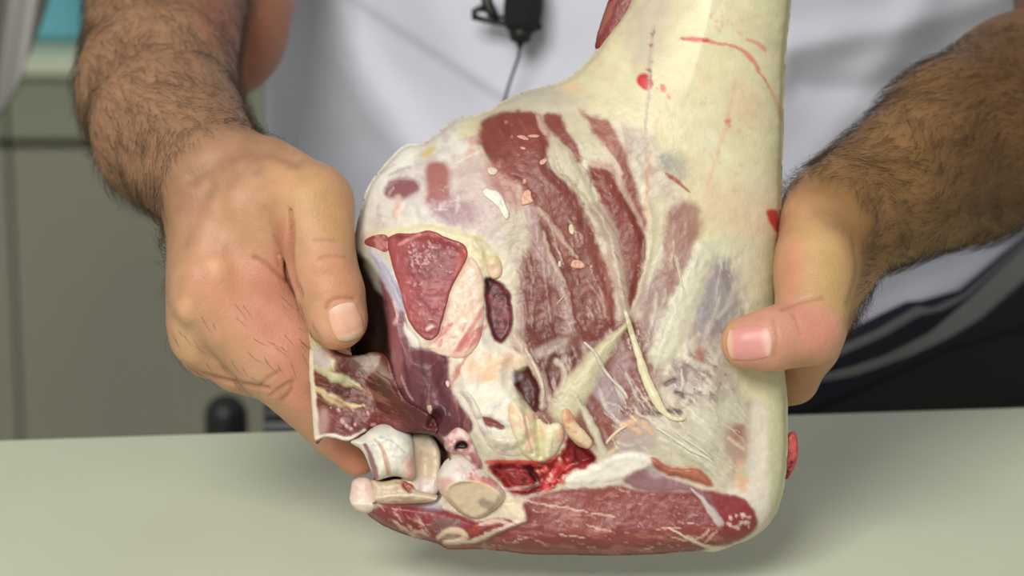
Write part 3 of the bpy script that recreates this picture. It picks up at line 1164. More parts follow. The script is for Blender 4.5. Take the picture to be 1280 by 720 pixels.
# veins and spots on the shank
b.line([(852, 48), (868, 49), (884, 50)], (205, 70, 66), [2, 3.6, 2.6], 0.85)
b.line([(878, 49), (900, 55), (924, 60), (938, 70), (948, 88), (962, 110)], (214, 100, 90), [2.4, 1.6, 2, 3, 2.4, 1.4], 0.7, 0.6, 5)
b.line([(934, 50), (946, 52), (957, 62)], (216, 120, 106), 2.4, 0.6, 0.6, 4)
b.line([(962, 110), (972, 130), (978, 150)], (220, 150, 120), 2.2, 0.5)
b.line([(804, 100), (808, 104)], (206, 48, 50), [8.6, 8.2], 0.95, 0.2, 2, h=1.5)
b.dots([(818, 100), (830, 104), (836, 122), (822, 116)], (218, 110, 96), 7, (1.2, 3), 4, 0.7)
b.dots([(906, 148), (914, 148), (914, 160), (906, 160)], (216, 110, 100), 3, (1.5, 3), 5, 0.7)
b.line([(920, 100), (910, 150), (895, 195), (884, 240)], (226, 170, 150), 2, 0.5, 0.8, 6)
b.line([(818, 30), (813, 60), (811, 110), (806, 160), (809, 220), (813, 300)], (186, 160, 150), [1.6, 2.6, 2, 1.6, 2, 1.6], 0.65, 0.6, 4)
b.dots([(812, 36), (820, 36), (815, 96), (808, 96)], (150, 110, 110), 9, (0.8, 1.8), 6, 0.7)
b.line([(832, 217), (846, 226), (862, 240)], (168, 84, 74), [1.8, 2.6, 1.4], 0.9, 0.5, 3)
b.line([(812, 190), (808, 240), (806, 300)], (214, 164, 120), 2, 0.6)
b.poly([(957, 261), (974, 262), (976, 292), (968, 288), (960, 274)], (200, 44, 46), 2.5, 0.95, 3)
b.dots([(880, 10), (940, 10), (930, 46), (890, 44)], (226, 164, 130), 12, (1, 3), 8, 0.5)
b.dots([(800, 120), (960, 120), (960, 260), (860, 240)], (224, 176, 140), 26, (0.8, 2.6), 9, 0.4)

# ---- membranes of the upper left
UL = [(440, 300), (450, 240), (480, 190), (520, 170), (560, 150), (605, 140), (600, 190), (610, 250), (640, 300), (600, 340), (560, 300),
      (480, 290)]
b.poly(UL, (220, 213, 204), 10, 1, 10)
b.mottle(UL, (196, 180, 176), 18, 0.48, 0.66, 10, 0.6, 21)
b.poly([(443, 300), (452, 240), (480, 198), (512, 172), (532, 186), (500, 214), (474, 240), (466, 288)], (236, 230, 219), 8, 1, 6)
b.poly([(560, 205), (600, 190), (640, 240), (635, 290), (590, 290), (556, 270), (570, 240)], (196, 170, 164), 14, 0.85, 14)
b.poly([(540, 255), (566, 248), (596, 262), (588, 282), (552, 276)], (168, 134, 142), 12, 0.95, 8)
b.poly([(477, 240), (484, 228), (498, 222), (514, 222), (528, 230), (518, 241), (503, 249), (486, 248)], (148, 92, 98), 4, 0.95, 6, h=-4)
b.line([(486, 220), (500, 212), (512, 208)], (186, 174, 174), [1, 3, 1.5], 0.8, 0.5, 3, h=-2)
b.poly([(529, 212), (536, 202), (548, 200), (559, 205), (564, 216), (562, 234), (568, 254), (552, 263), (538, 256), (529, 256), (534, 236)],
       (172, 104, 100), 6, 0.95, 5, h=2, hs=8)
b.poly([(524, 196), (530, 184), (544, 178), (546, 188), (534, 199)], (212, 186, 112), 4, 0.9, 6)
b.poly([(575, 150), (600, 142), (606, 160), (590, 176), (570, 172)], (214, 204, 160), 6, 0.8, 8)
b.dots([(588, 168), (606, 172), (604, 200), (584, 196)], (216, 160, 148), 12, (1.5, 4), 10, 0.6)
b.line([(494, 268), (500, 258), (498, 248)], (228, 190, 178), 5, 0.8, h=2)
b.dots([(488, 268), (560, 274), (600, 292), (500, 284)], (228, 220, 200), 16, (1.5, 3.5), 12, 0.6, h=0.6)
b.line([(570, 204), (586, 196), (598, 190)], (232, 222, 196), 1.2, 0.9)
b.poly([(532, 250), (570, 246), (600, 262), (588, 284), (556, 280), (538, 266)], (170, 134, 140), 10, 0.8, 8)
b.streaks(UL, (228, 220, 208), 40, 140, (10, 34), (1.0, 3.2), 0.45, 22, 30)
b.streaks(UL, (178, 160, 158), 40, 140, (8, 34), (0.6, 2.4), 0.5, 23, 30)
# yellow-cream rim above the cut face
b.poly([(444, 296), (470, 286), (500, 284), (530, 278), (560, 284), (590, 290), (604, 300), (612, 330), (600, 345), (584, 330), (560, 306),
        (500, 298), (470, 304)], (226, 214, 176), 5, 0.95, 6, h=4, hs=8)

# ---- red muscle of the inner thigh
RED = (134, 64, 56)
gr = (62, 30, 2.2, 0.35)
b.poly([(596, 168), (604, 149), (620, 141), (644, 138), (669, 139), (678, 153), (686, 176), (684, 196), (687, 213), (704, 222), (718, 238),
        (726, 258), (738, 284), (752, 320), (766, 350), (770, 390), (766, 420), (745, 432), (720, 422), (690, 440), (660, 428), (650, 395),
        (654, 330), (660, 290), (668, 262), (655, 238), (624, 216), (607, 193)], RED, 4, 0.95, 8, h=3, hs=14)
b.poly([(596, 168), (604, 149), (640, 140), (686, 150), (686, 212), (640, 230), (607, 193)], (142, 72, 62), 14, 0.6, 8)
b.mottle([(596, 150), (690, 138), (770, 300), (766, 420), (660, 420), (660, 260), (600, 200)], (112, 50, 46), 12, 0.5, 0.7, 8, 0.5, 23, (60, 5, 1))
b.mottle([(596, 150), (690, 138), (770, 300), (766, 420), (660, 420), (660, 260), (600, 200)], (168, 96, 84), 9, 0.58, 0.75, 8, 0.5, 24, (62, 6, 1))
b.poly([(606, 195), (624, 214), (655, 240), (660, 262), (640, 262), (610, 240)], (176, 120, 110), 9, 0.8, 8)
b.poly([(676, 144), (690, 140), (704, 146), (712, 166), (722, 184), (730, 200), (722, 206), (712, 190), (698, 172), (684, 158)], (138, 68, 58), 3, 0.95, 7)
b.poly([(722, 136), (742, 147), (760, 150), (770, 166), (780, 184), (788, 212), (796, 236), (804, 262), (812, 288), (806, 292), (796, 264),
        (782, 236), (772, 206), (758, 188), (744, 172), (734, 154)], (158, 92, 78), 4, 0.9, 7)
b.poly([(770, 168), (782, 196), (796, 240), (806, 280), (796, 270), (782, 232), (770, 200)], (140, 72, 62), 5, 0.8, 6)
b.poly([(731, 209), (748, 207), (764, 214), (772, 232), (784, 252), (796, 266), (806, 286), (809, 310), (806, 336), (798, 364), (789, 390),
        (780, 384), (778, 350), (774, 320), (766, 292), (758, 266), (746, 240)], (136, 62, 52), 3.5, 0.97, 6, h=3, hs=12)
b.mottle([(731, 209), (764, 214), (806, 286), (806, 336), (789, 390), (778, 350), (746, 240)], (112, 48, 42), 10, 0.48, 0.7, 6, 0.55, 27, (70, 5, 1))
# pale fascia between the red bellies
b.poly([(686, 168), (700, 174), (714, 190), (724, 206), (736, 226), (748, 252), (760, 276), (768, 300), (764, 302), (752, 290), (738, 264),
        (722, 240), (706, 224), (690, 214), (688, 192)], (196, 186, 160), 3, 0.95, 7, h=3, hs=7)
b.poly([(698, 138), (724, 140), (740, 160), (752, 182), (768, 204), (750, 206), (734, 202), (728, 188), (714, 168)], (202, 192, 162), 5, 0.9, 8)
b.poly([(734, 200), (756, 200), (770, 208), (764, 214), (748, 208), (736, 210)], (186, 146, 130), 4, 0.8, 6)
b.line([(672, 146), (676, 156), (682, 166)], (196, 160, 150), [2, 4, 3], 0.9)
b.line([(762, 208), (774, 226), (786, 250), (798, 272), (806, 292)], (178, 146, 130), [4, 4, 3, 3, 2], 0.85, 0.6, 4)
b.line([(756, 186), (768, 200), (776, 216)], (206, 186, 166), 2.6, 0.8)
b.poly([(584, 292), (604, 296), (622, 310), (628, 330), (612, 340), (600, 330), (590, 312)], (222, 212, 180), 5, 0.95, 8, h=3, hs=8)
b.mottle([(584, 292), (610, 296), (628, 314), (626, 334), (600, 332)], (208, 190, 132), 9, 0.5, 0.64, 5, 0.7, 80)
# long grey strand and its neighbours
b.line([(744, 258), (756, 274), (766, 300), (771, 330), (776, 356), (782, 388), (788, 410)], (184, 160, 146), [7, 9, 8, 8, 7, 6, 4], 0.92, 0.4, 4, h=5)
b.line([(762, 290), (770, 330), (776, 370)], (206, 186, 168), 2, 0.7)
b.line([(811, 256), (816, 290), (812, 320), (803, 354), (793, 384), (786, 398)], (206, 186, 154), [4, 3.4, 2.8, 2, 1.6, 1.2], 0.75, 0.5, 3, h=1.5)
b.poly([(812, 250), (830, 240), (840, 270), (832, 310), (818, 340), (806, 360), (812, 320), (816, 290)], (204, 194, 164), 5, 0.85, 6)
b.line([(662, 262), (670, 296), (676, 320), (690, 345), (704, 360), (708, 386), (714, 424)], (176, 148, 144), [8, 10, 9, 9, 7, 6, 8], 0.88, 0.45, 6, h=3)
b.line([(680, 290), (686, 318), (698, 338), (708, 358)], (208, 184, 166), [1.6, 2.8, 2.4, 1.2], 0.7, 0.5, 4, h=1)  # highlight painted along the edge of the strand
b.line([(674, 262), (686, 276), (700, 296), (712, 312), (722, 324)], (188, 162, 146), [4, 4.4, 4, 3, 1.5], 0.8, 0.6, 5, h=1.5)
b.mottle([(660, 330), (690, 340), (690, 420), (655, 420)], (170, 120, 110), 8, 0.56, 0.72, 6, 0.7, 29, (80, 6, 1))
b.mottle([(716, 330), (766, 330), (766, 420), (718, 415)], (176, 128, 116), 7, 0.58, 0.72, 6, 0.6, 30, (75, 7, 1))
b.dots([(700, 395), (718, 395), (724, 430), (700, 430)], (200, 176, 172), 22, (0.8, 2.6), 31, 0.7, h=1)
b.poly([(627, 266), (650, 262), (664, 290), (662, 318), (648, 324), (634, 308)], (192, 178, 158), 6, 0.9, 8)
b.line([(644, 322), (652, 346), (660, 362)], (180, 160, 150), [5, 4, 2], 0.7)
b.line([(648, 366), (650, 390), (650, 420)], (186, 166, 152), [5, 7, 6], 0.85, 0.5, 5)
b.line([(710, 368), (690, 384), (660, 406)], (190, 164, 140), 1.1, 0.85, 0.5, 1)
b.line([(688, 336), (694, 380), (692, 420)], (170, 130, 124), 3, 0.5, 0.7, 4)
RZ = [(600, 150), (690, 140), (770, 220), (806, 290), (800, 360), (766, 420), (660, 425), (655, 330), (662, 262)]
b.streaks(RZ, (170, 106, 94), 70, 64, (12, 60), (0.4, 1.2), 0.3, 25, 8)
b.streaks(RZ, (110, 46, 42), 80, 64, (12, 50), (0.5, 1.6), 0.45, 26, 8)
b.streaks([(650, 280), (720, 280), (770, 420), (650, 425)], (198, 172, 160), 60, 74, (14, 60), (0.5, 2.0), 0.6, 28, 10, 0.8)
b.dots(RZ, (206, 160, 146), 60, (0.4, 1.0), 32, 0.6, 0.6)
COLM = [(646, 326), (664, 316), (690, 345), (704, 390), (704, 430), (690, 470), (684, 505), (664, 510), (650, 470), (648, 420)]
b.poly(COLM, (122, 64, 58), 6, 0.55, 8)
b.streaks(COLM, (184, 160, 150), 40, 82, (14, 60), (0.6, 2.6), 0.6, 79, 8, 0.8)
# dark eye of cut muscle
b.poly([(604, 349), (611, 346), (622, 349), (634, 358), (641, 378), (642, 402), (638, 420), (627, 432), (616, 424), (608, 404)], (104, 44, 52), 2.5, 1, 4, h=-6, hs=6)
b.mottle([(606, 350), (640, 360), (640, 420), (618, 424)], (150, 84, 88), 5, 0.5, 0.66, 3, 0.7, 35, (20, 3, 1))
b.poly([(604, 348), (616, 346), (618, 360), (608, 366)], (66, 22, 30), 3, 0.8, 3)

# ---- middle: threads, pockets and tendons
MID = [(640, 420), (700, 425), (770, 400), (820, 400), (830, 480), (800, 560), (700, 560), (640, 500)]
b.poly(MID, (132, 72, 66), 10, 0.9, 10)
b.mottle(MID, (178, 152, 144), 14, 0.5, 0.66, 8, 0.75, 36, (70, 2.5, 1))
b.streaks(MID, (204, 186, 172), 60, 70, (14, 46), (0.5, 1.8), 0.75, 41, 22, 0.8)
b.poly([(656, 402), (702, 400), (702, 422), (673, 438), (658, 427)], (118, 58, 52), 4, 0.9, 7)
b.poly([(720, 400), (768, 396), (762, 412), (744, 433), (733, 433), (722, 416)], (128, 62, 54), 4, 0.9, 6)
b.poly([(640, 462), (656, 456), (668, 464), (678, 484), (676, 512), (664, 518), (652, 506), (642, 492)], (92, 40, 38), 3.5, 0.97, 6, h=-10, hs=9)
b.poly([(676, 452), (702, 438), (730, 434), (726, 450), (706, 474), (696, 492), (682, 494)], (116, 66, 62), 5, 0.9, 8, h=-4, hs=8)
b.mottle([(676, 440), (730, 430), (700, 490), (680, 510)], (196, 172, 164), 6, 0.52, 0.66, 4, 0.8, 37, (75, 6, 1))
b.line([(671, 442), (690, 434), (704, 428)], (178, 156, 150), [6, 8, 7], 0.85, 0.5, 5)
b.poly([(733, 476), (756, 458), (773, 486), (782, 504), (762, 526), (744, 518), (730, 494)], (168, 146, 150), 5, 0.9, 8)
b.line([(738, 494), (750, 514), (762, 534), (764, 546)], (140, 72, 60), [4, 7, 8, 5], 0.85, 0.6, 5)
b.poly([(773, 430), (790, 446), (800, 470), (800, 486), (786, 490), (766, 468), (760, 450)], (158, 124, 122), 5, 0.9, 8)
b.poly([(788, 456), (800, 470), (798, 490), (788, 486)], (146, 86, 78), 4, 0.8, 5)
b.mottle([(730, 430), (800, 430), (800, 520), (735, 520)], (206, 194, 184), 8, 0.54, 0.66, 6, 0.7, 39, (65, 6, 1))
b.line([(786, 402), (770, 420), (752, 438), (738, 460), (722, 484), (706, 510)], (204, 194, 160), [3, 7, 10, 13, 17, 18], 0.95, 0.35, 5, h=7)
b.streaks([(780, 404), (752, 430), (700, 500), (722, 505), (760, 450)], (222, 214, 184), 24, 128, (14, 50), (0.6, 2), 0.6, 38, 6, 0.8)
b.line([(720, 494), (730, 514), (741, 534), (750, 556), (758, 576)], (214, 204, 182), [2, 4.4, 5, 4.6, 6], 0.92, 0.4, 4, h=4)
b.line([(644, 420), (656, 442), (670, 464), (680, 484), (678, 508)], (202, 178, 164), [6, 5.4, 5, 4.4, 4], 0.92, 0.4, 5, h=4)
b.line([(696, 452), (706, 464), (704, 480), (696, 492)], (204, 186, 172), 3.6, 0.8, 0.5, 5, h=2)
b.line([(648, 450), (650, 456)], (222, 210, 178), 8, 0.9, 0.4, 4, h=4)
b.line([(648, 470), (640, 474), (630, 474)], (170, 160, 168), 6, 0.7)
# region right of the middle
b.poly([(803, 362), (822, 332), (842, 348), (834, 420), (816, 452), (800, 424)], (166, 134, 128), 6, 0.85, 10)
b.mottle([(800, 340), (845, 330), (840, 430), (805, 460)], (196, 182, 168), 10, 0.5, 0.64, 6, 0.8, 41, (100, 5, 1))
b.poly([(832, 262), (856, 250), (876, 258), (878, 290), (868, 326), (854, 356), (838, 374), (826, 345), (830, 300)], (156, 104, 98), 7, 0.8, 9)
b.mottle([(826, 255), (880, 255), (860, 360), (830, 370)], (180, 134, 128), 9, 0.5, 0.66, 6, 0.7, 43, (70, 5, 1))
b.poly([(872, 296), (900, 306), (880, 360), (862, 410), (846, 450), (826, 462), (808, 450), (822, 414), (842, 368), (858, 330)], (212, 206, 182), 6, 0.95, 8, h=3, hs=10)
b.line([(844, 320), (852, 350), (858, 372)], (206, 190, 168), 1.6, 0.8)
b.poly([(870, 296), (985, 296), (985, 470), (940, 470), (930, 330)], (212, 206, 178), 14, 0.5, 10)
b.poly([(952, 296), (985, 296), (985, 480), (966, 480), (958, 400)], (208, 202, 156), 9, 0.8, 8)

WZ = [(800, 300), (935, 300), (940, 470), (830, 470), (800, 440)]
b.streaks(WZ, (222, 216, 196), 40, 108, (20, 80), (1.2, 4.5), 0.45, 42, 10, 0.5)
b.streaks(WZ, (160, 140, 140), 30, 108, (16, 60), (1.2, 4.5), 0.4, 48, 10)
# crumpled grey-mauve patch under the thumb
b.poly([(850, 440), (905, 440), (930, 462), (912, 500), (880, 512), (846, 500), (830, 480)], (186, 170, 162), 10, 0.8, 12)
b.mottle([(830, 440), (915, 440), (920, 510), (850, 520)], (146, 122, 128), 12, 0.48, 0.62, 10, 0.75, 45)
b.mottle([(830, 440), (915, 440), (920, 510), (850, 520)], (216, 206, 192), 6, 0.54, 0.64, 10, 0.8, 46, (40, 3, 1), h=2)
for q in ([(858, 452), (868, 450), (882, 456), (896, 468)], [(852, 462), (856, 478), (850, 490)], [(876, 466), (888, 474), (896, 484)]):
    b.line(q, (212, 202, 186), [2, 4, 3], 0.85, 0.5, 8, h=4)
b.poly([(864, 446), (876, 432), (884, 442), (878, 456)], (164, 104, 98), 5, 0.8, 5)
for q in ([(832, 480), (842, 476)], [(846, 490), (854, 496)], [(812, 514), (824, 518)], [(836, 514), (850, 515)]):
    b.line(q, (104, 72, 76), 3.2, 0.8, 0.6, 5, h=-3)
b.poly([(858, 506), (930, 500), (938, 560), (900, 570), (866, 552)], (206, 201, 180), 12, 0.85, 12)
b.poly([(905, 540), (918, 528), (936, 532), (938, 560), (926, 580), (908, 570)], (186, 148, 134), 8, 0.85, 8)
b.poly([(916, 532), (930, 530), (928, 548), (918, 550)], (168, 106, 100), 6, 0.7, 6)
b.line([(912, 548), (922, 556), (930, 562)], (224, 204, 176), 2, 0.9, 0.5, 4, h=1.5)
b.line([(840, 520), (880, 548), (905, 560)], (212, 200, 178), 3, 0.6, 0.6, 6)
for k in range(7):
    y0 = 522 + 7 * k
    b.line([(812 + 6 * k, y0), (850 + 5 * k, y0 + 16), (886 + 3 * k, y0 + 44)], (224, 218, 200) if k % 2 else (196, 186, 170), 2.4, 0.7, 0.6, 5, h=1.2)
b.poly([(766, 530), (800, 520), (826, 548), (806, 572), (770, 566)], (190, 168, 166), 9, 0.85, 10)
for q in ([(764, 548), (778, 532), (796, 526)], [(790, 522), (804, 530), (816, 542)], [(770, 560), (762, 570)], [(780, 530), (800, 540)]):
    b.line(q, (226, 186, 150), [2, 4, 3], 0.85, 0.6, 6, h=2)
b.streaks([(760, 500), (930, 500), (930, 610), (860, 570), (770, 560)], (226, 220, 202), 70, 38, (14, 60), (0.6, 2.4), 0.6, 57, 14, 0.9)
b.streaks([(760, 500), (930, 500), (930, 600), (860, 570), (770, 560)], (180, 160, 150), 40, 38, (12, 40), (0.6, 2.0), 0.5, 58, 14)
# squared fat edge at the right
b.poly([(905, 440), (940, 460), (985, 462), (985, 500), (950, 508), (930, 498)], (222, 214, 176), 8, 0.95, 6)
b.poly([(936, 506), (958, 498), (962, 560), (964, 640), (952, 660), (940, 636), (936, 560)], (230, 216, 202), 6, 0.95, 5)
b.poly([(958, 496), (990, 490), (990, 620), (966, 664), (962, 600)], (212, 208, 170), 5, 0.95, 5)
b.poly([(904, 616), (940, 600), (962, 640), (950, 664), (946, 640), (930, 622)], (230, 218, 204), 4, 0.9, 6)
b.line([(924, 596), (928, 610)], (228, 184, 148), 6, 0.7)
b.dots([(912, 576), (935, 580), (940, 610), (920, 610)], (226, 180, 146), 9, (1.5, 4), 47, 0.6)

# ---- fat sheet in the middle (pale, orange flushed)
b.poly([(560, 444), (576, 420), (593, 400), (609, 404), (614, 428), (634, 434), (648, 446), (632, 470), (652, 496), (666, 516), (668, 544),
        (652, 566), (612, 566), (592, 536), (568, 484)], (232, 222, 206), 4, 1, 6, h=9, hs=14)
b.mottle([(560, 420), (650, 420), (650, 470), (570, 490)], (236, 190, 152), 18, 0.42, 0.62, 8, 0.8, 49)
b.poly([(578, 450), (600, 446), (612, 470), (590, 480)], (234, 182, 142), 9, 0.7, 6)
b.mottle([(600, 500), (650, 510), (650, 550), (610, 550)], (188, 178, 184), 12, 0.42, 0.6, 8, 0.7, 50)
b.line([(600, 524), (612, 528), (628, 534)], (142, 66, 64), [4, 6.5, 3], 0.95, 0.3, 3, h=-5)
b.line([(566, 470), (584, 444), (592, 418), (606, 408)], (204, 126, 116), [2, 3, 4, 3], 0.7, 0.6, 5)
b.line([(562, 486), (580, 452), (590, 436)], (186, 90, 88), 1.6, 0.7, 0.6, 5)
# white fat band above the loin
b.poly([(700, 600), (712, 590), (746, 580), (780, 562), (812, 566), (836, 584), (812, 588), (782, 602), (732, 610), (706, 610)], (234, 226, 214), 4, 1, 6, h=4, hs=8)
# ---- blood pocket
BL = [(606, 580), (638, 577), (673, 579), (696, 574), (708, 553), (714, 542), (734, 560), (750, 572), (736, 584), (710, 590), (698, 606),
      (673, 617), (648, 622), (629, 608), (616, 592)]
b.poly(BL, (146, 44, 46), 3, 1, 5, h=-9, hs=9)
b.poly([(624, 584), (660, 586), (676, 600), (660, 614), (638, 610)], (150, 60, 58), 5, 0.9, 6, h=6, hs=8)
b.mottle([(676, 560), (716, 548), (712, 600), (674, 612)], (206, 46, 52), 9, 0.5, 0.66, 5, 0.9, 51)
b.mottle(BL, (176, 40, 46), 9, 0.56, 0.7, 4, 0.8, 77)
b.streaks(BL, (196, 110, 104), 26, 170, (5, 18), (0.5, 1.6), 0.7, 78, 20, 1)
b.mottle(BL, (88, 18, 26), 8, 0.56, 0.68, 4, 0.9, 52)
b.dots([(668, 570), (712, 566), (704, 606), (670, 612)], (226, 96, 96), 26, (1.5, 4.5), 53, 0.9, h=3)
b.dots([(668, 575), (712, 570), (704, 600), (670, 606)], (240, 176, 164), 12, (0.8, 2.2), 54, 0.9, h=3)
b.line([(608, 578), (640, 576), (672, 579)], (196, 40, 44), 2.4, 0.8)
b.line([(664, 590), (672, 600), (670, 608)], (66, 14, 20), 4, 0.85, 0.5, 4, h=-4)
b.poly([(714, 556), (726, 556), (746, 570), (738, 580), (718, 578)], (130, 28, 38), 4, 0.9, 4, h=-4, hs=5)
b.line([(630, 612), (652, 610), (672, 604)], (222, 176, 166), 2, 0.7, 0.5, 6, h=2)

# ---- left: purple muscle, pocket with its shade painted near black
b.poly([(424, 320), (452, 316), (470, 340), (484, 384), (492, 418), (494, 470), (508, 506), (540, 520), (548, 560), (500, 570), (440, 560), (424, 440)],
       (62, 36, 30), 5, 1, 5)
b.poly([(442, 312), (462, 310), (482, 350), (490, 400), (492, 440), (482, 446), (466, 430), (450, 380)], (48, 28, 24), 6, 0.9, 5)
b.poly([(444, 300), (462, 302), (474, 330), (484, 370), (474, 370), (456, 336)], (196, 190, 172), 4, 0.8, 4)
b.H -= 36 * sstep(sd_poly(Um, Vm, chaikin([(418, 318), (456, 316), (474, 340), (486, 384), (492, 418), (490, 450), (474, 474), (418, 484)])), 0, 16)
b.poly([(452, 470), (492, 466), (512, 500), (546, 522), (552, 548), (500, 548), (450, 520)], (108, 54, 50), 6, 1, 6)
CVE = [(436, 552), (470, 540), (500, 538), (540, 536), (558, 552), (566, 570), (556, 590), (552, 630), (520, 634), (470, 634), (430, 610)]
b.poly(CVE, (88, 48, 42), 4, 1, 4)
mc_ = sstep(sd_poly(Um, Vm, chaikin(CVE)), 0, 9)
b.H = b.H * (1 - mc_) + np.minimum(b.H, 20) * mc_
PUR = [(472, 336), (484, 344), (500, 372), (510, 410), (514, 432), (540, 436), (562, 440), (560, 472), (568, 496), (580, 510), (590, 526), (592, 538),
       (584, 543), (570, 536), (554, 550), (541, 538), (516, 522), (498, 496), (490, 472), (488, 420), (480, 380)]
b.poly(PUR, (120, 66, 74), 3, 1, 4, h=12, hs=26)
b.mottle(PUR, (92, 44, 58), 9, 0.46, 0.66, 4, 0.6, 55, (84, 8, 1))
b.mottle(PUR, (160, 108, 112), 6, 0.56, 0.7, 4, 0.7, 56, (86, 10, 1))
b.line([(484, 360), (494, 400), (496, 440), (500, 480)], (158, 100, 104), [4, 6, 7, 5], 0.85, 0.7, 6)
b.line([(492, 376), (498, 392), (494, 404)], (214, 176, 176), 2.2, 0.8)
b.line([(502, 470), (508, 488), (516, 500)], (190, 150, 152), 1.4, 0.8)
b.poly([(540, 508), (560, 510), (552, 536), (540, 540), (528, 528)], (80, 32, 44), 6, 0.8, 8, h=-6, hs=7)
b.line([(536, 534), (546, 518)], (50, 18, 26), 3, 0.8, h=-4)
# bluish-white sheen painted on the sinew beside the cut face
b.poly([(459, 308), (468, 312), (478, 322), (490, 340), (502, 362), (508, 380), (504, 392), (494, 382), (484, 362), (474, 342), (464, 324)],
       (194, 188, 204), 3, 0.97, 4, h=6, hs=8)
b.line([(476, 328), (488, 348), (500, 372)], (168, 158, 182), 2, 0.7)

b.poly([(502, 398), (514, 414), (528, 430), (520, 438), (508, 426)], (224, 214, 206), 3, 0.95, 4, h=3)
# ---- lower left rump
RU = [(456, 640), (473, 634), (493, 630), (520, 632), (558, 637), (584, 648), (604, 652), (622, 646), (640, 648), (642, 656), (620, 666), (600, 676),
      (606, 690), (560, 692), (545, 682), (516, 674), (487, 664), (465, 654)]
b.poly(RU, (146, 62, 68), 3, 1, 5, h=4, hs=8)
b.mottle(RU, (168, 104, 100), 10, 0.5, 0.66, 4, 0.7, 61)
b.mottle([(462, 636), (520, 634), (548, 676), (520, 674), (486, 660)], (218, 174, 164), 6, 0.52, 0.62, 3, 0.9, 62, (38, 3, 1), h=1.5)
b.streaks(RU, (214, 168, 158), 50, 35, (4, 16), (0.5, 1.6), 0.8, 59, 25, 0.8)
b.streaks(RU, (116, 40, 50), 40, 35, (4, 18), (0.6, 2.0), 0.7, 60, 25)
b.poly([(498, 634), (522, 636), (524, 652), (506, 648)], (134, 34, 56), 5, 0.8, 5)
b.poly([(524, 630), (552, 628), (552, 640), (530, 640)], (146, 132, 158), 4, 0.7, 5)
b.poly([(536, 650), (560, 646), (578, 652), (574, 662), (540, 664)], (128, 100, 92), 5, 0.85, 6)
b.mottle([(576, 646), (604, 654), (594, 672), (570, 660)], (176, 84, 56), 7, 0.46, 0.6, 4, 0.85, 63)
b.line([(548, 672), (556, 664), (572, 663), (584, 670), (574, 677), (556, 678)], (222, 200, 172), [3, 4, 4, 4, 4, 3], 0.9, 0.5, 3, h=2)
b.poly([(554, 669), (574, 668), (570, 674), (556, 675)], (162, 146, 132), 3, 0.9, 3)
b.line([(600, 655), (620, 650), (632, 652), (638, 660), (620, 662), (606, 668)], (226, 196, 180), [2, 3, 3, 3, 2, 2], 0.85, 0.5, 6, h=1)
b.poly([(550, 679), (572, 682), (604, 680), (606, 690), (566, 692)], (164, 80, 78), 3, 0.9, 4)
b.line([(560, 677), (590, 678), (612, 670), (634, 660), (656, 650)], (228, 208, 190), [2, 3, 3, 3, 4], 0.9, 0.5, 4, h=2)
b.poly([(624, 628), (640, 622), (660, 630), (668, 646), (648, 654), (636, 648), (630, 638)], (226, 208, 180), 4, 0.95, 6, h=3, hs=6)

# ---- loin cut face at the bottom
LO = [(664, 622), (696, 612), (740, 610), (776, 606), (800, 614), (850, 616), (885, 612), (904, 618), (929, 622), (940, 636), (947, 651), (947, 664),
      (931, 673), (904, 684), (873, 690), (796, 700), (740, 700), (700, 700), (656, 700), (620, 696), (598, 680), (628, 663), (664, 652), (650, 634)]
b.poly(LO, (150, 82, 78), 2.5, 1, 4)
b.mottle(LO, (136, 64, 68), 16, 0.46, 0.66, 4, 0.6, 65, (4, 4, 1))
b.mottle(LO, (184, 122, 116), 6, 0.58, 0.72, 4, 0.6, 66, (6, 5, 1))
b.streaks(LO, (206, 158, 148), 120, 8, (5, 26), (0.35, 1.1), 0.75, 69, 16, 0.6)
b.streaks(LO, (128, 58, 60), 90, 6, (10, 50), (0.6, 2.0), 0.5, 74, 10)
b.poly([(888, 612), (904, 617), (930, 622), (942, 640), (948, 662), (928, 674), (900, 672), (904, 650), (892, 630)], (152, 60, 70), 4, 0.85, 6)
b.dots([(912, 640), (938, 640), (936, 664), (908, 664)], (224, 190, 180), 18, (1, 2.6), 68, 0.85, h=1)
for q in ([(868, 676), (880, 670), (886, 662)], [(882, 678), (890, 668), (896, 664)], [(840, 672), (860, 676), (874, 672)], [(738, 642), (760, 644), (768, 646)],
          [(735, 656), (752, 662), (764, 664)], [(806, 686), (818, 684)], [(656, 626), (700, 634), (734, 640)], [(820, 662), (850, 660)],
          [(700, 668), (730, 672)], [(640, 678), (660, 672)], [(856, 668), (872, 676), (866, 680)], [(860, 654), (872, 656)]):
    b.line(q, (216, 176, 164), [0.8, 1.7, 0.8], 0.85, 0.5, 4)
b.line([(600, 679), (628, 664), (662, 653)], (112, 54, 54), 2.4, 0.6)
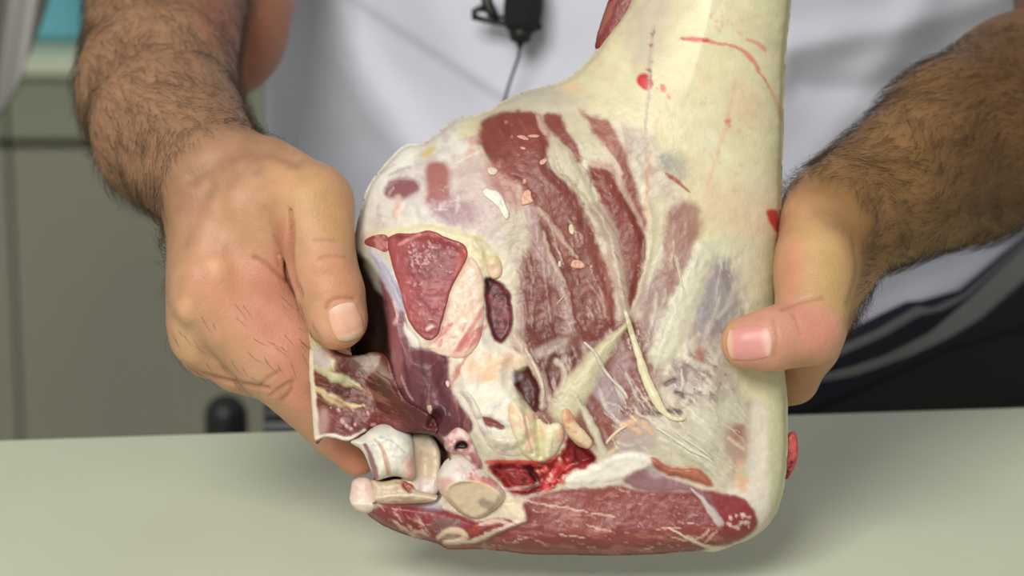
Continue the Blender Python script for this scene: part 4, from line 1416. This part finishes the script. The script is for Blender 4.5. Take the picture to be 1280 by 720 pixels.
# silverskin and pink flap over the loin
b.poly([(776, 602), (784, 593), (812, 582), (829, 596), (860, 604), (882, 613), (896, 638), (902, 653), (892, 648), (878, 624), (860, 612),
        (829, 618), (800, 613)], (152, 108, 118), 3, 0.95, 5, h=2, hs=5)
b.poly([(806, 580), (824, 580), (832, 596), (812, 598)], (184, 164, 170), 5, 0.7, 6)
b.line([(866, 613), (880, 626), (890, 640), (900, 654)], (196, 182, 178), [1.6, 2.6, 5, 5], 0.9, 0.4, 3, h=2)
b.poly([(811, 569), (824, 574), (836, 583), (850, 585), (866, 582), (882, 590), (893, 606), (888, 610), (872, 603), (848, 597), (828, 593), (815, 582)],
       (178, 106, 88), 2.6, 0.97, 5, h=5, hs=6)
b.mottle([(850, 582), (890, 588), (892, 608), (860, 600)], (184, 124, 86), 7, 0.46, 0.62, 4, 0.6, 70)
b.line([(836, 660), (880, 684), (906, 688), (936, 676), (958, 656)], (226, 210, 190), [1, 2.4, 4, 4, 6], 0.9, 0.5, 3)
b.poly([(872, 690), (902, 684), (912, 690), (896, 698)], (232, 220, 204), 3, 0.95, 3)

# fine relief everywhere
shk = sstep(Um + 0.6 * (200 - Vm), 800, 900)              # the fat of the shank is smooth
b.H += (3.0 * (fbm(Um / 22, Vm / 22, 71, 4) - 0.5) * sstep(dc, 0, 30) + 1.2 * (fbm(Um / 5, Vm / 5, 72, 2) - 0.5) * sstep(dc, 0, 10)) * (1 - 0.7 * shk)
fa = sstep(dc, 0, 6)
Hfront = np.where(dc > 0, b.H * fa + H0 * (1 - fa) * 0 + 0, 0)
Hfront = np.maximum(Hfront, Bk + 3 * fa)
Cback = np.broadcast_to(lin((222, 212, 178)), b.C.shape) * (0.85 + 0.3 * fbm(Um / 20, Vm / 20, 73, 3))[..., None]
shell('leg_muscle', M_meat, meat, OUT, Um, Vm, Hfront, Bk, b.C, Cback, dm)


def bodyH(u, v):
    x = np.clip((np.asarray(u, float) - Um[0, 0]) / ST, 0, Um.shape[1] - 1.001)
    y = np.clip((np.asarray(v, float) - Vm[0, 0]) / ST, 0, Um.shape[0] - 1.001)
    i, j = y.astype(int), x.astype(int)
    fy, fx = y - i, x - j
    return (Hfront[i, j] * (1 - fx) + Hfront[i, j + 1] * fx) * (1 - fy) + (Hfront[i + 1, j] * (1 - fx) + Hfront[i + 1, j + 1] * fx) * fy


def patch(name, outline, base_c, paint, hf, R, off=0.0, base=None, thick=3.0, mat=None, step=1.5, rough=1.0, parent=None, label=None, sm=2, p=2.0):
    """a piece lying on the joint: outline in the plane, domed front, thin back"""
    o = chaikin(outline, sm)
    lo, hi = o.min(0) - 4, o.max(0) + 4
    U, V = np.meshgrid(np.arange(lo[0], hi[0], step), np.arange(lo[1], hi[1], step))
    d = sd_poly(U + 1.2 * (fbm(U / 8, V / 8, 81, 2) - .5), V + 1.2 * (fbm(U / 8, V / 8, 82, 2) - .5), o)
    dcl = np.clip(d, 0, None)
    bs = (bodyH(U, V) if base is None else base(U, V)) + off
    fld = Field(U, V, base_c, bs + hf * dome(dcl, R, p))
    if paint:
        paint(fld)
    fr = fld.H + rough * (fbm(U / 6, V / 6, 83, 3) - 0.5) * sstep(dcl, 0, 6) * 2
    bk = bs - thick * dome(dcl, max(R * 0.6, 2))
    ob = shell(name, mat or M_meat, parent or meat, outline, U, V, fr, bk, fld.C, fld.C * 0.9, d)
    if label:
        ob['label'] = label
    return ob


def strand(name, pts, w, c, lift=1.5, mat=None, hts=None, flat=0.42, label=None):
    p = chaikin(pts, 3, False)
    n = len(p)
    ww = np.interp(np.linspace(0, 1, n), np.linspace(0, 1, len(w)), w)
    ww = ww * (0.72 + 0.4 * fbm(p[:, 0] / 7, p[:, 1] / 7, 91, 2))
    tpar = np.linspace(0, 1, n)
    h = bodyH(p[:, 0], p[:, 1]) + lift * 0.45 - 4 * (1 - sstep(np.minimum(tpar, 1 - tpar), 0, 0.16)) if hts is None else np.interp(np.linspace(0, 1, n), np.linspace(0, 1, len(hts)), hts)
    V_, F_ = tube(PH(p[:, 0], p[:, 1], h), ww * PX, 8, flat)
    V_ = np.array(V_)
    cc = np.broadcast_to(lin(c), V_.shape) * (0.88 + 0.24 * fbm(V_[:, 0] * 700, V_[:, 2] * 700, 92, 3))[:, None]
    o = mesh_obj(name, V_, F_, mat or M_fat, meat, tone(cc))
    if label:
        o['label'] = label
    return o


# ---- cut face of the muscle at the left, dark rose with pale specks
Q = [(481, 298), (497, 291), (510, 292), (523, 291), (534, 287), (546, 290), (557, 297), (572, 301), (583, 307), (586, 320), (574, 342), (563, 362),
     (557, 387), (552, 404), (548, 420), (537, 427), (523, 419), (510, 401), (504, 378), (496, 350), (488, 324)]


def paint_q(f):
    f.mottle(Q, (178, 94, 96), 14, 0.45, 0.66, 3, 0.7, 2)
    f.poly([(510, 300), (570, 306), (575, 330), (550, 350), (516, 345)], (140, 62, 72), 12, 0.7, 10)
    f.poly([(482, 300), (500, 292), (512, 360), (536, 424), (520, 418), (500, 370)], (174, 88, 90), 6, 0.7, 6)
    f.poly([(575, 306), (588, 312), (578, 340), (566, 352), (570, 330)], (190, 96, 86), 4, 0.8, 4)
    f.dots([(508, 304), (545, 300), (545, 325), (515, 340)], (206, 164, 164), 60, (0.4, 1.3), 3, 0.8, h=0.8)
    f.dots([(500, 296), (575, 304), (550, 410), (520, 410)], (206, 150, 150), 40, (0.4, 1.1), 4, 0.7, h=0.6)
    f.line([(498, 306), (510, 300), (524, 294)], (216, 146, 146), [1.5, 3, 2], 0.8, 0.6, 5, h=1.5)
    f.line([(534, 412), (540, 408)], (236, 196, 190), 2.4, 0.9, h=1.5)


patch('cut_muscle_face', Q, (156, 76, 82), paint_q, 1.8, 3, 0.2, thick=12, rough=0.35, label='dark rose cut face of a muscle')
Q2 = [(454, 301), (466, 294), (481, 292), (488, 298), (484, 318), (470, 310), (458, 307)]
patch('muscle_edge', Q2, (164, 84, 84), lambda f: f.mottle(Q2, (204, 140, 136), 8, .5, .65, 2, .8, 3), 2, 4, 0, thick=8)

# pale pink fat pad between the cut face and the dark eye
FP = [(586, 318), (596, 326), (605, 344), (606, 372), (606, 400), (602, 424), (592, 442), (576, 450), (556, 446), (540, 440), (530, 434), (540, 428), (550, 418), (556, 390), (564, 360), (576, 340)]


def paint_fp(f):
    f.mottle(FP, (234, 212, 194), 12, 0.46, 0.62, 3, 0.8, 5)
    f.mottle([(550, 396), (606, 390), (604, 440), (540, 440)], (206, 120, 118), 9, 0.48, 0.62, 6, 0.85, 6, (125, 3, 1))
    f.line([(604, 384), (590, 410), (572, 438)], (204, 116, 112), [2, 4, 3], 0.7, 0.6, 6)
    f.line([(560, 376), (552, 404), (544, 424)], (214, 140, 138), 3, 0.6, 0.6, 6)


patch('fat_pad', FP, (228, 194, 172), paint_fp, 6, 12, -1.5, thick=10, mat=M_fat, rough=0.7, label='pink-flushed pale fat pad')
DF = [(610, 322), (620, 318), (628, 328), (629, 340), (624, 349), (615, 350), (608, 342), (607, 330)]
patch('fat_drop', DF, (232, 196, 172), lambda f: f.poly([(608, 316), (630, 316), (630, 330), (608, 328)], (224, 210, 164), 4, .9), 8, 9, -1.5, mat=M_fat)

# torn yellow-cream fat at the centre bottom
TC = [(634, 506), (644, 496), (657, 500), (668, 516), (682, 532), (697, 526), (706, 536), (703, 554), (694, 570), (680, 578), (664, 576), (650, 566),
      (644, 548), (636, 528)]


def paint_tc(f):
    f.mottle(TC, (238, 190, 158), 10, 0.5, 0.64, 3, 0.8, 7)
    f.line([(670, 520), (674, 545), (676, 570)], (218, 208, 162), [3, 6, 5], 0.7, 0.6, 3, h=-7)
    f.line([(656, 520), (660, 545), (666, 566)], (206, 190, 150), [1, 2.4, 1.5], .6, .6, 3, h=-5)
    f.line([(690, 540), (688, 556), (682, 570)], (224, 214, 176), 3, 0.7, h=2)
    f.line([(650, 512), (656, 536), (664, 560)], (236, 196, 176), 4, 0.7, 0.6, 4, h=4)


patch('torn_fat', TC, (232, 222, 190), paint_tc, 11, 12, 0, thick=8, mat=M_fat, label='torn yellow-cream fat')
TP = [(700, 512), (712, 510), (720, 528), (732, 540), (742, 552), (738, 562), (724, 560), (712, 548), (704, 532)]
patch('torn_fat', TP, (230, 200, 166), lambda f: f.mottle(TP, (222, 146, 120), 9, .5, .64, 3, .8, 8), 7, 9, 0, mat=M_fat, label='orange-pink torn fat')
WB = [(566, 488), (580, 496), (592, 520), (604, 548), (616, 566), (640, 572), (656, 570), (650, 552), (640, 546), (620, 548), (606, 530), (600, 508), (584, 486)]
patch('pale_sinew', WB, (226, 214, 196), lambda f: f.mottle(WB, (206, 190, 190), 10, .5, .65, 3, .7, 9), 4, 9, -1.5, mat=M_fat)

# tendons and threads standing proud
strand('tendon', [(777, 372), (782, 390), (790, 418), (798, 442), (806, 470), (818, 496), (827, 512), (838, 522), (850, 525), (858, 521), (861, 512)],
       [2, 3.4, 4, 5, 7, 7, 5, 4, 3, 3, 2], (222, 212, 176), 4, label='long cream tendon hooking at its lower end')
strand('tendon', [(718, 414), (730, 428), (744, 440), (752, 458), (764, 474), (778, 487), (785, 498), (782, 508)], [1.2, 2, 2.4, 2.8, 1.8, 2.8, 2.2, 1],
       (208, 196, 180), 2)
strand('sinew_thread', [(693, 384), (703, 372), (710, 366)], [0.9, 1.1, 0.8], (206, 180, 150), 3)
strand('sinew_thread', [(844, 322), (850, 346), (858, 374)], [0.8, 1.1, 0.8], (214, 198, 172), 2)
strand('sinew_thread', [(800, 522), (830, 540), (862, 562), (890, 574), (904, 600)], [1, 2, 2.4, 2.4, 1], (226, 218, 196), 2)
strand('sinew_thread', [(820, 520), (852, 546), (884, 566), (902, 586)], [0.8, 1.6, 2, 1], (222, 212, 188), 2)
strand('sinew_thread', [(752, 562), (762, 548), (778, 534), (792, 530)], [1.4, 2.4, 2, 1], (226, 200, 172), 2)
strand('sinew_thread', [(650, 424), (662, 446), (674, 468), (680, 490), (678, 508)], [2, 3, 3, 2.4, 1.6], (208, 186, 168), 4)

# loose chips of fat on the red muscle
for pts, c, hh in (
        ([(602, 241), (606, 234), (614, 237), (622, 238), (629, 246), (633, 257), (638, 268), (634, 276), (628, 270), (624, 261), (616, 253), (608, 248)], (230, 224, 212), 5),
        ([(650, 250), (652, 243), (659, 236), (665, 240), (664, 248), (668, 252), (660, 256), (652, 258)], (220, 166, 142), 4),
        ([(712, 280), (716, 280), (719, 287), (717, 294), (712, 292), (710, 285)], (226, 206, 172), 4),
        ([(713, 330), (716, 324), (726, 325), (732, 331), (731, 336), (715, 336)], (222, 164, 140), 4),
        ([(697, 326), (701, 325), (702, 333), (698, 334)], (216, 196, 176), 3),
        ([(608, 210), (616, 208), (623, 213), (620, 219), (611, 219)], (220, 198, 182), 3),
        ([(644, 170), (652, 168), (662, 173), (660, 176), (650, 173)], (206, 150, 136), 2),
        ([(658, 170), (666, 167), (676, 169), (672, 172), (662, 172)], (206, 150, 136), 2),
        ([(650, 183), (657, 183), (658, 187), (651, 187)], (214, 160, 146), 2.5),
        ([(674, 201), (681, 197), (685, 200), (680, 206), (675, 206)], (216, 176, 152), 3),
        ([(653, 224), (658, 222), (659, 229), (654, 232)], (212, 156, 142), 2.5),
        ([(736, 332), (740, 330), (742, 334), (738, 337)], (200, 150, 136), 2),
        ([(556, 478), (560, 474), (564, 480), (560, 486)], (226, 196, 176), 4),
        ([(533, 507), (539, 506), (541, 513), (538, 520), (534, 514)], (196, 172, 156), 3)):
    patch('fat_chip', pts, c, None, hh * 0.55, 2.5, 0.3, thick=1, mat=M_fat, step=1.0, rough=1.2, sm=1)

# ---- flap of belly meat gripped by the thumb
FL = [(374, 372), (384, 378), (394, 394), (404, 420), (420, 440), (446, 446), (470, 438), (486, 446), (492, 470), (504, 500), (530, 514), (546, 526),
      (548, 546), (520, 548), (500, 540), (470, 532), (452, 542), (436, 553), (420, 548), (404, 546), (396, 558), (392, 546), (389, 500), (385, 450),
      (380, 405)]


def flap_base(U, V):
    a = 12 + 24 * sstep(U, 376, 420) - 5 * sstep(V, 520, 560) + 3 * np.sin(U / 11 + V / 23)
    w_ = sstep(U + 0.3 * (V - 500), 466, 508)
    return np.maximum(a * (1 - w_) + 30 * w_, np.where(U > 440, bodyH(U, V) + 1.5, -99))


def paint_fl(f):
    f.poly([(370, 365), (392, 378), (404, 420), (420, 446), (410, 460), (392, 440), (380, 410)], (206, 140, 128), 5, 0.9, 6)
    f.poly([(384, 395), (394, 400), (404, 430), (420, 456), (436, 474), (420, 478), (400, 460), (386, 440)], (220, 208, 160), 5, 0.95, 6, h=3)
    f.poly([(388, 438), (400, 430), (416, 452), (408, 462), (392, 456)], (196, 184, 188), 5, 0.8, 6)
    f.poly([(400, 470), (430, 452), (460, 470), (490, 474), (520, 508), (540, 530), (520, 540), (480, 530), (440, 520), (404, 506)], (106, 52, 46), 7, 0.97, 8)
    f.poly([(436, 446), (456, 436), (474, 448), (488, 470), (488, 484), (466, 466), (450, 470)], (168, 150, 136), 6, 0.8, 8, h=1)
    f.mottle([(430, 440), (490, 440), (500, 500), (460, 500)], (92, 56, 44), 10, 0.48, 0.62, 6, 0.7, 12, (45, 4, 1))
    f.poly([(404, 520), (440, 505), (500, 520), (530, 532), (500, 542), (460, 536), (436, 550), (410, 548), (396, 540)], (132, 68, 70), 7, 0.9, 8)
    f.streaks([(400, 462), (470, 455), (540, 520), (500, 540), (410, 540)], (176, 128, 108), 46, 28, (12, 50), (0.5, 1.8), 0.55, 33, 14)
    f.streaks([(400, 462), (470, 455), (540, 520), (500, 540), (410, 540)], (76, 34, 32), 46, 28, (12, 50), (0.6, 2.2), 0.55, 34, 14)
    f.poly([(418, 532), (440, 522), (458, 528), (436, 540)], (112, 46, 52), 5, 0.8, 6)
    f.line([(392, 484), (410, 496), (430, 506), (450, 508)], (216, 196, 148), [3, 5, 4, 2], 0.9, 0.6, 7, h=2)
    f.line([(394, 458), (414, 470), (436, 476), (452, 486)], (206, 200, 158), [3, 5, 6, 2], 0.85, 0.6, 7, h=2)
    f.mottle([(395, 465), (480, 470), (500, 520), (420, 520)], (160, 110, 92), 7, 0.54, 0.68, 6, 0.7, 13, (28, 7, 1))
    f.line([(387, 440), (390, 500), (394, 546)], (228, 214, 190), [4, 5, 6], 0.95, 0.4, 3, h=2)
    f.line([(394, 548), (412, 543), (436, 552), (456, 540)], (232, 222, 208), [2, 3, 3, 4], 0.95, 0.4, 2, h=2)
    f.poly([(396, 510), (412, 512), (410, 544), (398, 546)], (196, 160, 156), 5, 0.7, 6)
    f.dots([(412, 505), (470, 505), (470, 540), (412, 540)], (214, 170, 160), 10, (0.8, 2.4), 14, 0.8, h=1)
    f.poly([(506, 500), (550, 520), (552, 550), (516, 548), (500, 524)], (92, 42, 44), 8, 0.8, 8)
    f.poly([(390, 552), (400, 548), (400, 562), (392, 562)], (120, 60, 56), 2, 0.9, 2)


patch('belly_flap', FL, (120, 64, 56), paint_fl, 4, 5, 0, flap_base, thick=5, label='thin flap of belly meat with a cream edge')

# ---- bones of the pelvis at the lower left
hb = lambda h: (lambda U, V: np.full(U.shape, float(h)))
B2 = [(506, 546), (518, 540), (534, 538), (546, 550), (552, 570), (550, 596), (552, 616), (536, 624), (512, 626), (492, 622), (488, 606), (506, 596), (508, 570)]


def paint_b2(f):
    f.poly([(520, 560), (545, 560), (545, 610), (520, 600)], (206, 184, 158), 10, 0.8, 8)
    f.poly([(506, 600), (550, 596), (552, 622), (500, 624)], (216, 200, 196), 8, 0.8, 8)
    f.line([(514, 548), (514, 580), (516, 604)], (224, 208, 180), 4, 0.8)
    f.H -= 12 * np.exp(-((f.U - 531) / 12) ** 2 - ((f.V - 580) / 26) ** 2)


patch('hip_socket', B2, (212, 196, 172), paint_b2, 10, 14, 0, hb(34), thick=20, mat=M_fat, label='smooth pale hollow of the hip bone')
B1 = [(436, 552), (452, 546), (463, 536), (477, 529), (494, 531), (508, 537), (517, 546), (518, 564), (519, 582), (520, 596), (512, 602), (496, 594),
      (480, 598), (470, 602), (464, 590), (458, 572), (452, 562), (442, 556)]


def paint_b1(f):
    f.mottle(B1, (206, 204, 198), 16, 0.46, 0.62, 4, 0.8, 15)
    f.line([(446, 552), (458, 562), (464, 580), (470, 600)], (232, 222, 208), 3, 0.9, 0.5, 2)
    f.line([(456, 556), (464, 572), (470, 596)], (150, 92, 104), [2, 4, 4], 0.9, 0.5, 3, h=-3)
    f.line([(468, 548), (478, 560), (484, 580), (486, 592)], (196, 140, 128), [1, 2, 3, 3], 0.8, 0.6, 3, h=-2)
    f.poly([(502, 582), (518, 566), (522, 600), (508, 602)], (220, 160, 150), 6, 0.8, 5)
    f.line([(476, 546), (492, 552), (506, 566)], (176, 180, 182), 1.4, 0.7)
    f.poly([(490, 536), (508, 540), (512, 556), (500, 552)], (196, 200, 200), 6, 0.7, 6)  # blue-grey sheen painted on the cartilage, with the line before


patch('hip_bone', B1, (228, 222, 206), paint_b1, 22, 22, 0, hb(44), thick=22, mat=M_fat, label='white cartilage-capped hip bone')
B3 = [(462, 598), (478, 602), (496, 598), (516, 602), (522, 612), (546, 618), (556, 622), (552, 632), (526, 632), (498, 632), (476, 636), (464, 628), (466, 612)]


def paint_b3(f):
    f.mottle(B3, (174, 146, 120), 8, .48, .62, 3, .8, 16, (10, 4, 1))
    f.poly([(500, 596), (520, 600), (516, 614), (504, 610)], (176, 84, 70), 5, 0.85, 5)
    f.line([(505, 606), (512, 614)], (140, 40, 40), 3, .8, h=-2)
    f.line([(470, 622), (510, 618), (552, 624)], (222, 204, 180), 2.6, 0.8, h=2)


patch('hip_bone', B3, (202, 180, 152), paint_b3, 9, 10, 0, hb(38), thick=14, mat=M_fat, label='rough beige underside of the hip bone')
B4 = [(440, 600), (452, 596), (464, 598), (468, 612), (474, 628), (473, 637), (458, 642), (444, 638), (436, 626), (438, 612)]


def paint_b4(f):
    f.poly([(436, 598), (464, 596), (462, 622), (440, 620)], (230, 192, 182), 5, .9, 5)
    f.line([(440, 630), (456, 630), (472, 632)], (236, 222, 208), 3, .8, h=2)


patch('gristle_lump', B4, (232, 208, 196), paint_b4, 14, 14, 0, hb(34), thick=14, mat=M_fat, label='pink-white gristle lump')
# dark-mouthed vessel above the ball
AR = [(554, 553), (562, 540), (572, 533), (582, 538), (590, 548), (596, 566), (604, 580), (598, 590), (586, 578), (576, 566), (564, 568), (556, 562)]


def paint_ar(f):
    f.mottle(AR, (196, 120, 126), 8, .48, .62, 3, .8, 18)
    f.poly([(567, 559), (572, 551), (581, 550), (587, 557), (582, 562), (574, 561), (568, 564)], (44, 14, 18), 1.8, 1, 2, h=-5, hs=4)
    f.poly([(586, 562), (600, 578), (600, 590), (588, 576)], (160, 84, 96), 4, .8, 4)


patch('vessel_stub', AR, (226, 200, 196), paint_ar, 9, 7, 1, None, thick=10, mat=M_fat, label='cut vessel with a dark mouth')
# ball of the joint with its sawn disc
BA = [(546, 604), (546, 594), (549, 586), (556, 576), (564, 570), (577, 567), (592, 572), (604, 586), (618, 599), (630, 610), (633, 620), (626, 632),
      (616, 640), (602, 648), (588, 648), (572, 640), (558, 626), (548, 614)]


def paint_ba(f):
    f.mottle(BA, (214, 192, 192), 12, .48, .64, 4, .7, 19)
    f.poly([(546, 598), (560, 596), (570, 602), (562, 614), (552, 614)], (216, 160, 152), 5, .8, 5)
    f.mottle([(584, 580), (604, 586), (632, 614), (604, 606), (580, 600)], (204, 104, 100), 8, .46, .6, 5, .8, 20)
    f.line([(594, 596), (600, 600)], (236, 180, 170), 3, .8, h=2)
    x, y = f.U - 592, f.V - 624
    ca, sa = math.cos(0.2), math.sin(0.2)
    e = np.hypot((x * ca + y * sa) / 37.0, (-x * sa + y * ca) / 22.0)
    m = 1 - sstep(e, 0.93, 1.0)
    f.C += (lin((208, 184, 156)) * (0.92 + 0.16 * fbm(f.U / 5, f.V / 5, 22, 3))[..., None] - f.C) * m[..., None]
    ring = np.exp(-((e - 1.0) / 0.06) ** 2)
    f.C += (lin((232, 206, 172)) - f.C) * (ring * 0.9)[..., None]
    pl = 70 + 10 + (f.V - 624) * -0.35 + 0.04 * (f.U - 592)
    f.H[:] = f.H * (1 - m) + np.minimum(f.H, pl) * m + ring * 1.5
    f.line([(604, 628), (612, 632)], (150, 134, 120), 6, .8, .5, 4, h=-1)
    f.line([(562, 632), (570, 640)], (150, 100, 70), 1.2, .6)


patch('joint_ball', BA, (228, 216, 208), paint_ba, 34, 34, 0, hb(58), thick=30, mat=M_fat, label='pinkish ball joint sawn to a beige disc')

# dark muscle strip beside the shank, scrap of flesh behind the right edge
MS = [(743, 64), (745, 48), (752, 24), (762, -4), (778, -40), (806, -66), (840, -60), (830, -10), (812, 30), (790, 60), (762, 66)]
patch('muscle_strip', MS, (138, 62, 58), lambda f: f.mottle(MS, (170, 110, 100), 9, .5, .66, 3, .7, 21, (120, 5, 1)), 20, 30, 0, hb(-6), thick=16,
      label='dark red muscle beside the shank')
SC = [(972, 552), (985, 542), (992, 538), (997, 546), (998, 566), (995, 580), (990, 590), (985, 601), (974, 598), (966, 572)]


def paint_sc(f):
    f.line([(982, 598), (986, 586), (990, 578)], (70, 20, 22), 2.2, .9, h=-2)
    f.mottle(SC, (214, 110, 100), 8, .5, .64, 3, .7, 22)


patch('flesh_scrap', SC, (188, 74, 72), paint_sc, 6, 6, 0, hb(-14), thick=10, label='red scrap of flesh behind the fat edge')

# ------------------------------------------------------------------ lapel microphone clipped to the tunic
mx, mv = 657, 8
md = float(torso_d(np.array(657.0), np.array(20.0))) - 0.016
mic = empty('lapel_microphone', P(mx, mv, md), 'black lapel microphone with foam head clipped to the white tunic', 'microphone')
s_ = md * PX
axis = P(655, 0, md) - P(650, 60, md)
axis /= np.linalg.norm(axis)
c0 = P(650, 56, md)
V_, F_ = lathe([(3 * s_, -4 * s_), (5 * s_, 2 * s_), (12 * s_, 4 * s_), (15 * s_, 12 * s_), (16 * s_, 24 * s_)], c0, 20, axis)
mesh_obj('capsule_body', V_, F_, M_black, mic)
prof = [(10 * s_, 14 * s_), (19 * s_, 18 * s_), (23 * s_, 28 * s_), (24.5 * s_, 46 * s_), (24 * s_, 66 * s_), (21 * s_, 82 * s_), (14 * s_, 93 * s_), (4 * s_, 98 * s_)]
V_, F_ = lathe(prof, c0, 28, axis)
mesh_obj('foam_windscreen', V_, F_, M_foam, mic)


def bar(name, pts, w, d, parent, sides=8, mat=None):
    V_, F_ = tube(P(np.array([p[0] for p in pts]), np.array([p[1] for p in pts]), d), np.asarray(w) * s_, sides, 0.8)
    return mesh_obj(name, V_, F_, mat or M_black, parent)


bar('clip_arm', [(590, 21), (612, 26), (640, 31), (668, 36)], [3.6, 4, 4.2, 4.4], md + 0.004, mic)
bar('clip_jaw', [(593, 22), (593, 14), (599, 11), (608, 11)], [3.4, 4.2, 4.6, 4.4], md + 0.004, mic)
bar('clip_jaw', [(608, -10), (609, 4), (614, 14), (621, 27)], [7, 7.6, 7.2, 5], md + 0.004, mic)
bar('clip_ring', [(620, 27), (625, 21), (633, 21), (637, 29)], 2.6, md + 0.004, mic)
bar('clip_nub', [(668, 34), (677, 33)], [5, 4.5], md + 0.002, mic)
cd = np.array([md, md + .003, md + 0.006, md + 0.008, md + .008, md + .008])
cu, cv = np.array([650, 648, 641, 635, 628, 622.0]), np.array([60, 72, 92, 110, 135, 170.0])
V_, F_ = tube(P(cu, cv, cd), 1.9 * s_, 8)
mesh_obj('microphone_cable', V_, F_, node_mat('grey_cable', (40, 40, 43), 0.6, 0.1, 60), mic)

# ------------------------------------------------------------------ grey cloth hanging at the far left
M_cloth = node_mat('grey_cloth', (170, 168, 166), 0.9, 0.06, 20)
cvv = np.linspace(-160, 150, 60)
cuu = np.linspace(0, 1, 40)
CV, CT = np.meshgrid(cvv, cuu, indexing='ij')
right = np.interp(CV, [-160, 0, 30, 60, 95, 125, 150], [78, 62, 52, 40, 25, 9, -6])
left_ = -110.0
CU = left_ + (right - left_) * CT
CD = 1.55 + 0.012 * np.sin(CU / 9.0 + CV / 60.0) + 0.03 * CT
cp = P(CU, CV, CD).reshape(-1, 3)
ii, jj = np.meshgrid(np.arange(59), np.arange(39), indexing='ij')
cf = np.stack([ii * 40 + jj, (ii + 1) * 40 + jj, (ii + 1) * 40 + jj + 1, ii * 40 + jj + 1], -1).reshape(-1, 4)
cl = mesh_obj('hanging_cloth', cp, cf, M_cloth, None)
tag(cl, 'pale grey cloth hanging loosely beside the counter, left of the forearm', 'cloth')
so = cl.modifiers.new('thickness', 'SOLIDIFY')
so.thickness = 0.002
